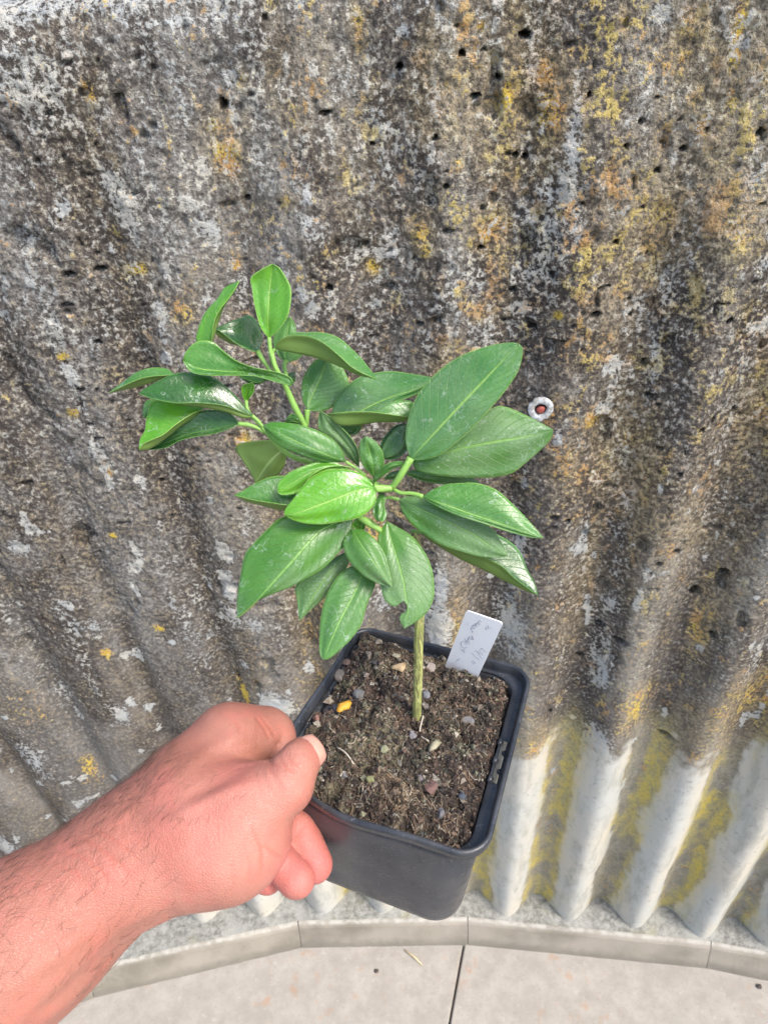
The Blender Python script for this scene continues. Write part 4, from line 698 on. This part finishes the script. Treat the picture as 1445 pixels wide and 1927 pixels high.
def build_hand():
    def c3(px, py, d): return np.array([(px-CX)/FPX*d, -(py-CY)/FPX*d, -d])
    def cap(G, a, b):
        (ax, ay, ad, ar), (bx, by, bd, br) = a, b; A, B = c3(ax, ay, ad), c3(bx, by, bd); ra, rb = ar/FPX*ad, br/FPX*bd
        ba = B-A; h = np.clip(((G-A)@ba)/(ba@ba), 0, 1); return np.linalg.norm(G-A-h[..., None]*ba, axis=-1)-(ra+(rb-ra)*h)
    hs = .00105
    lo = np.array([-.235, -.245, -.385]); hi = np.array([-.012, -.062, -.150])
    n = np.ceil((hi-lo)/hs).astype(int); ax = [lo[i]+hs*np.arange(n[i]) for i in range(3)]
    G = np.stack(np.meshgrid(*ax, indexing='ij'), -1).astype(np.float32)
    # forearm and wrist, metacarpal body
    f = cap(G, (-350,2080,.222,180), (48,1764,.252,138)); f = smin(f, cap(G, (-330,2120,.245,175), (75,1775,.278,118)), .012)
    f = smin(f, cap(G, (48,1764,.252,138), (232,1622,.268,106)), .010); f = smin(f, cap(G, (75,1775,.278,118), (262,1650,.29,85)), .012)
    f = smin(f, cap(G, (232,1622,.268,106), (350,1500,.278,96)), .012)
    f = smin(f, cap(G, (255,1590,.285,92), (428,1402,.292,70)), .010)                # second metacarpal
    f = smin(f, cap(G, (270,1620,.300,80), (425,1440,.318,55)), .010)
    f = smin(f, cap(G, (270,1630,.268,86), (422,1590,.268,106)), .012)                # thenar
    f = smin(f, cap(G, (380,1540,.268,90), (470,1520,.268,72)), .010)
    f = smin(f, cap(G, (400,1585,.272,92), (468,1575,.272,72)), .010)
    f = smin(f, cap(G, (330,1600,.290,80), (430,1560,.312,66)), .010)                # palm depth
    # thumb
    f = smin(f, cap(G, (455,1520,.266,70), (535,1478,.268,55)), .006)
    f = smin(f, cap(G, (535,1478,.268,54), (556,1436,.272,47)), .003); f = smin(f, cap(G, (556,1436,.272,47), (572,1424,.275,36)), .002)
    # index finger, behind the rim
    g = cap(G, (436,1392,.296,63), (498,1392,.308,54)); g = smin(g, cap(G, (498,1392,.312,52), (530,1414,.336,42)), .006); g = smin(g, cap(G, (465,1387,.302,55), (490,1390,.310,50)), .006); g = smin(g, cap(G, (526,1420,.338,41), (526,1475,.340,36)), .002)
    f = smin(f, g, .006)
    # middle, ring, little fingertips under the palm
    for (a, b, c, k) in (((470,1500,.308,48), (557,1556,.296,36), (592,1627,.294,33.5), .002), ((440,1550,.300,46), (502,1600,.286,36), (557,1655,.279,35), .002), ((430,1590,.300,40), (470,1630,.292,31), (504,1654,.288,28.5), .002)):
        g = smin(cap(G, a, b), cap(G, b, c), .002); f = smin(f, g, .0004)
    # dimple between thumb and index
    gx = CX+FPX*G[..., 0]/-G[..., 2]; gy = CY-FPX*G[..., 1]/-G[..., 2]
    def groove(f, a, b, w0, w1, dmax, k):
        a = np.array(a, float); b = np.array(b, float); d = b-a; h = np.clip(((gx-a[0])*d[0]+(gy-a[1])*d[1])/(d@d), 0, 1)
        q = np.hypot(gx-a[0]-d[0]*h, gy-a[1]-d[1]*h)*.26/FPX-(w0+(w1-w0)*h); q = np.maximum(q, (-G[..., 2]-dmax)); return -smin(-f, q, k)
    f = groove(f, (552,1378), (524,1404), .0016, .0010, .300, .002); f = groove(f, (524,1404), (506,1430), .0010, .0003, .280, .002); f = groove(f, (506,1430), (497,1440), .0003, -.0004, .268, .0015)
    # snuff-box hollow and tendons
    f = f+.0014*np.exp(-(np.linalg.norm(G-c3(300,1560,.238), axis=-1)/.011)**2)
    # --- naive surface nets
    s_ = f < 0; nx, ny, nz = f.shape
    acc = np.zeros((nx-1, ny-1, nz-1, 3), np.float32); cnt = np.zeros((nx-1, ny-1, nz-1), np.float32)
    for axi in range(3):
        o1, o2 = [i for i in range(3) if i != axi]
        for p in (0, 1):
            for q in (0, 1):
                sa = [None]*3; sb = [None]*3; sa[axi] = slice(0, -1); sb[axi] = slice(1, None)
                for o_, val in ((o1, p), (o2, q)): sa[o_] = sb[o_] = slice(0, -1) if val == 0 else slice(1, None)
                A, B = f[tuple(sa)], f[tuple(sb)]; x = (A < 0) != (B < 0); tt = np.where(x, A/(A-B+1e-12), 0)
                cnt += x; acc[..., axi] += np.where(x, tt, 0); acc[..., o1] += x*p; acc[..., o2] += x*q
    act = cnt > 0; idx = -np.ones(cnt.shape, np.int64); idx[act] = np.arange(act.sum())
    ii = np.argwhere(act); V = (ii+acc[act]/cnt[act][:, None])*hs+lo
    F = []
    for axi in range(3):
        o1, o2 = (axi+1) % 3, (axi+2) % 3
        sa = [slice(1, -1)]*3; sb = [slice(1, -1)]*3; sa[axi] = slice(0, -1); sb[axi] = slice(1, None)
        A = s_[tuple(sa)]; B = s_[tuple(sb)]; e = np.argwhere(A != B); inn = A[tuple(e.T)]
        base = e.copy(); base[:, o1] += 1; base[:, o2] += 1
        def cell(d1, d2): c = base.copy(); c[:, o1] -= d1; c[:, o2] -= d2; return idx[tuple(c.T)]
        q = np.stack([cell(1, 1), cell(0, 1), cell(0, 0), cell(1, 0)], 1); q[~inn] = q[~inn][:, ::-1]; F.append(q)
    F = np.vstack(F); F = F[(F >= 0).all(1)]
    # light smoothing
    for _ in range(3):
        S_ = np.zeros_like(V); C_ = np.zeros(len(V))
        for a, b in ((0, 1), (1, 2), (2, 3), (3, 0)):
            np.add.at(S_, F[:, a], V[F[:, b]]); np.add.at(C_, F[:, a], 1); np.add.at(S_, F[:, b], V[F[:, a]]); np.add.at(C_, F[:, b], 1)
        V = V*.5+S_/C_[:, None]*.5
    e1 = V[F[:, 1]]-V[F[:, 0]]; e2 = V[F[:, 3]]-V[F[:, 0]]; fn = np.cross(e1, e2); Nn = np.zeros_like(V)
    for k in range(4): np.add.at(Nn, F[:, k], fn)
    Nn /= np.linalg.norm(Nn, axis=1)[:, None]+1e-12
    def near(pts, r):                                    # redness and crease masks in hand space
        o_ = np.zeros(len(V))
        for (px, py, d, w_) in pts: o_ = np.maximum(o_, w_*np.exp(-(np.linalg.norm(V-c3(px, py, d), axis=1)/r)**2))
        return o_
    red = near([(580,1590,.286,.8), (594,1635,.285,1.1), (552,1630,.270,1), (500,1660,.280,1)], .014)
    red = np.maximum(red, near([(200,1620,.235,.45), (330,1560,.24,.35), (420,1500,.245,.3)], .022))
    pale = near([(400,1640,.245,.9), (470,1600,.25,.9), (330,1690,.245,.7), (530,1520,.25,.6)], .016)
    olive = near([(120,1660,.24,.8), (230,1550,.25,.9), (340,1430,.265,.8), (440,1370,.275,.6), (40,1720,.23,.6)], .022)
    # wrinkles: thumb joint, web, wrist
    def wr(px, py, d, ang, sp, amp, r):
        c = c3(px, py, d); dirv = np.array([math.cos(math.radians(ang)), -math.sin(math.radians(ang)), 0]); q = (V-c)@dirv; e = np.exp(-(np.linalg.norm(V-c, axis=1)/r)**2)
        return amp*e*np.sin(q/sp*2*math.pi+1.5*np.sin(V[:, 0]*400))
    dz = wr(510,1446,.258,-30,.0030,.00022,.007)+wr(555,1420,.262,-50,.0024,.00012,.006)+wr(170,1600,.24,-35,.0036,.00014,.016)+wr(480,1370,.28,0,.003,.00014,.008)+wr(562,1560,.272,60,.006,.0003,.006)
    dz += .0011*(fbm(V[:, 0]*60, V[:, 1]*60+V[:, 2]*40, 2, 5)-.5)
    qx = CX+FPX*V[:, 0]/-V[:, 2]; qy = CY-FPX*V[:, 1]/-V[:, 2]; facing = (Nn[:, 2] > .05)
    crs = np.zeros(len(V))
    for pts, w_, dp in CREASES:
        C = catmull(pts, 14); dd = np.full(len(V), 1e9); tt = np.zeros(len(V))
        for k in range(13):
            a, b = C[k], C[k+1]; d = b-a; h = np.clip(((qx-a[0])*d[0]+(qy-a[1])*d[1])/(d@d+1e-9), 0, 1); r_ = np.hypot(qx-a[0]-d[0]*h, qy-a[1]-d[1]*h); u_ = r_ < dd; dd[u_] = r_[u_]; tt[u_] = (k+h[u_])/13
        e = np.exp(-(dd/w_)**2)*np.sin(np.pi*np.clip(tt, .04, .96))**.5*facing; dz = dz-dp*e
        if w_ < 7: crs = np.maximum(crs, e*min(1, dp/.0004))
    V = V+Nn*dz[:, None]
    Wv = CAM+V@RW.T
    m = N('skin'); ob = m.obj(); rd, pa, ol = m.attr('red'), m.attr('pale'), m.attr('tan')
    c = m.mix(m.step(m.noise(ob, 40, 4), .3, .7), (.375, .152, .108), (.435, .19, .138)); c = m.mix(m.math('MULTIPLY', rd, .85), c, (.60, .165, .15)); c = m.mix(m.math('MULTIPLY', pa, .55), c, (.50, .235, .18)); c = m.mix(m.math('MULTIPLY', ol, .65), c, (.27, .105, .066))
    c = m.mix(m.step(m.noise(ob, 75, 4), .46, .66, 0, .42), c, (.50, .155, .12)); c = m.mix(m.step(m.noise(ob, 800, 2), .60, .70, 0, .35), c, (.42, .16, .11))
    c = m.mix(m.math('MULTIPLY', m.attr('crease'), .55), c, (.40, .11, .075))
    sk = m.vor(m.mapv(ob, (1, 1.6, 1)), 900, 'DISTANCE_TO_EDGE'); fine = m.step(sk, .0, .25)
    ln = m.noise(m.n('ShaderNodeMapping', {0: ob, 2: (0.3, .5, .9), 3: (1, .22, 1)}).outputs[0], 700, 3, .6)
    c = m.mix(m.step(ln, .58, .70, 0, .07), c, (.72, .42, .33))
    bh = m.math('ADD', m.math('MULTIPLY', fine, .40), m.math('MULTIPLY', ln, .45)); bh = m.math('ADD', bh, m.math('MULTIPLY', m.noise(ob, 90, 2), 1.6))
    m.fin(Base_Color=c, Roughness=.44, Normal=m.bump(bh, .5, .0006)); m.b.inputs['Subsurface Weight'].default_value = .12; m.b.inputs['Subsurface Radius'].default_value = (.008, .003, .0015); m.b.inputs['Subsurface Scale'].default_value = .25; m.b.inputs['Specular IOR Level'].default_value = .4
    o = mesh('person', Wv, F, m.m, attrs={'red': red, 'pale': pale, 'tan': olive, 'crease': crs})
    tag(o, 'bare sunburnt forearm from the lower left, hand pinching the black pot by its rim', 'person')
    # thumbnail: shell laid on the far side of the thumb tip
    nc = c3(572, 1424, .2750); R_ = 36/FPX*.275
    tx = c3(572, 1424, .275)-c3(556, 1436, .272); tx /= np.linalg.norm(tx); face = c3(640, 1375, .262)-nc; face -= tx*(face@tx); face /= np.linalg.norm(face); sx = np.cross(tx, face)
    Vn = []; nu, nv = 18, 16
    for i in range(nu):
        for j in range(nv):
            u = -1+2*i/(nu-1); v = -.55+1.45*j/(nv-1); wdt = 1-.10*max(0, v)**3; a = u*.95*wdt; tp = v*R_*.85
            rr = R_*math.sqrt(max(.10, 1-(max(0, tp)/(R_*1.25))**2))+.0005
            Vn.append(CAM+RW@(nc+tx*tp+(face*math.cos(a)+sx*math.sin(a))*rr))
    Fn = [(i*nv+j, (i+1)*nv+j, (i+1)*nv+j+1, i*nv+j+1) for i in range(nu-1) for j in range(nv-1)]
    m = N('nail'); m.fin(Base_Color=m.mix(m.step(m.noise(m.obj(), 200, 2), .3, .7), (.50, .25, .19), (.56, .32, .24)), Roughness=.3)
    on = mesh('thumbnail', Vn, Fn, m.m, o); s2 = on.modifiers.new('s', 'SOLIDIFY'); s2.thickness = .0005; s2.offset = 0
    # hairs
    px = CX+FPX*V[:, 0]/-V[:, 2]; py = CY-FPX*V[:, 1]/-V[:, 2]; vis = Nn[:, 2] > -.15
    ed = (py-(1640-.82*px)); wgt = np.exp(-np.clip(ed/75, 0, None)**1.3)*(px < 330)*1.0+.30*np.exp(-((px-250)/110)**2-((py-1500)/70)**2)+.10*((px < 330) & (py < 1900))+.05*np.exp(-((px-500)/60)**2-((py-1500)/50)**2)
    wgt = wgt*vis*(px > -120); wgt /= wgt.sum(); ch = RNG.choice(len(V), 950, p=wgt); HV = []; HF = []; b = 0
    for i in ch:
        p = V[i].copy(); nrm = Nn[i]; d = np.array([.55+RNG.normal(0, .28), .75+RNG.normal(0, .28), RNG.normal(0, .2)]); d -= nrm*(d@nrm); d /= np.linalg.norm(d)+1e-9
        L = RNG.uniform(.003, .0085)*(1 if px[i] < 330 else .6); curl = RNG.normal(0, .8); sd_ = np.cross(nrm, d); pts = [p]
        for k in range(5):
            a = curl*k/5; st = (d*math.cos(a)+sd_*math.sin(a))+nrm*(.45-.16*k); p = p+st*L/5; pts.append(p)
        v, f_ = tube(CAM+np.array(pts)@RW.T, np.linspace(.000052, .000018, 6), 3, False); HV.append(v); HF += [[b+j for j in q] for q in f_]; b += len(v)
    m = N('hair'); m.fin(Base_Color=(.10, .055, .035), Roughness=.5); oh = mesh('arm_hair', np.vstack(HV), HF, m.m, o); tag(oh, kind='stuff')

build_wall(); build_ground(); build_pot(); build_soil(); build_label(); build_plug(); build_plant(); build_hand()
for o in bpy.data.objects:
    if '_o' in o: del o['_o']
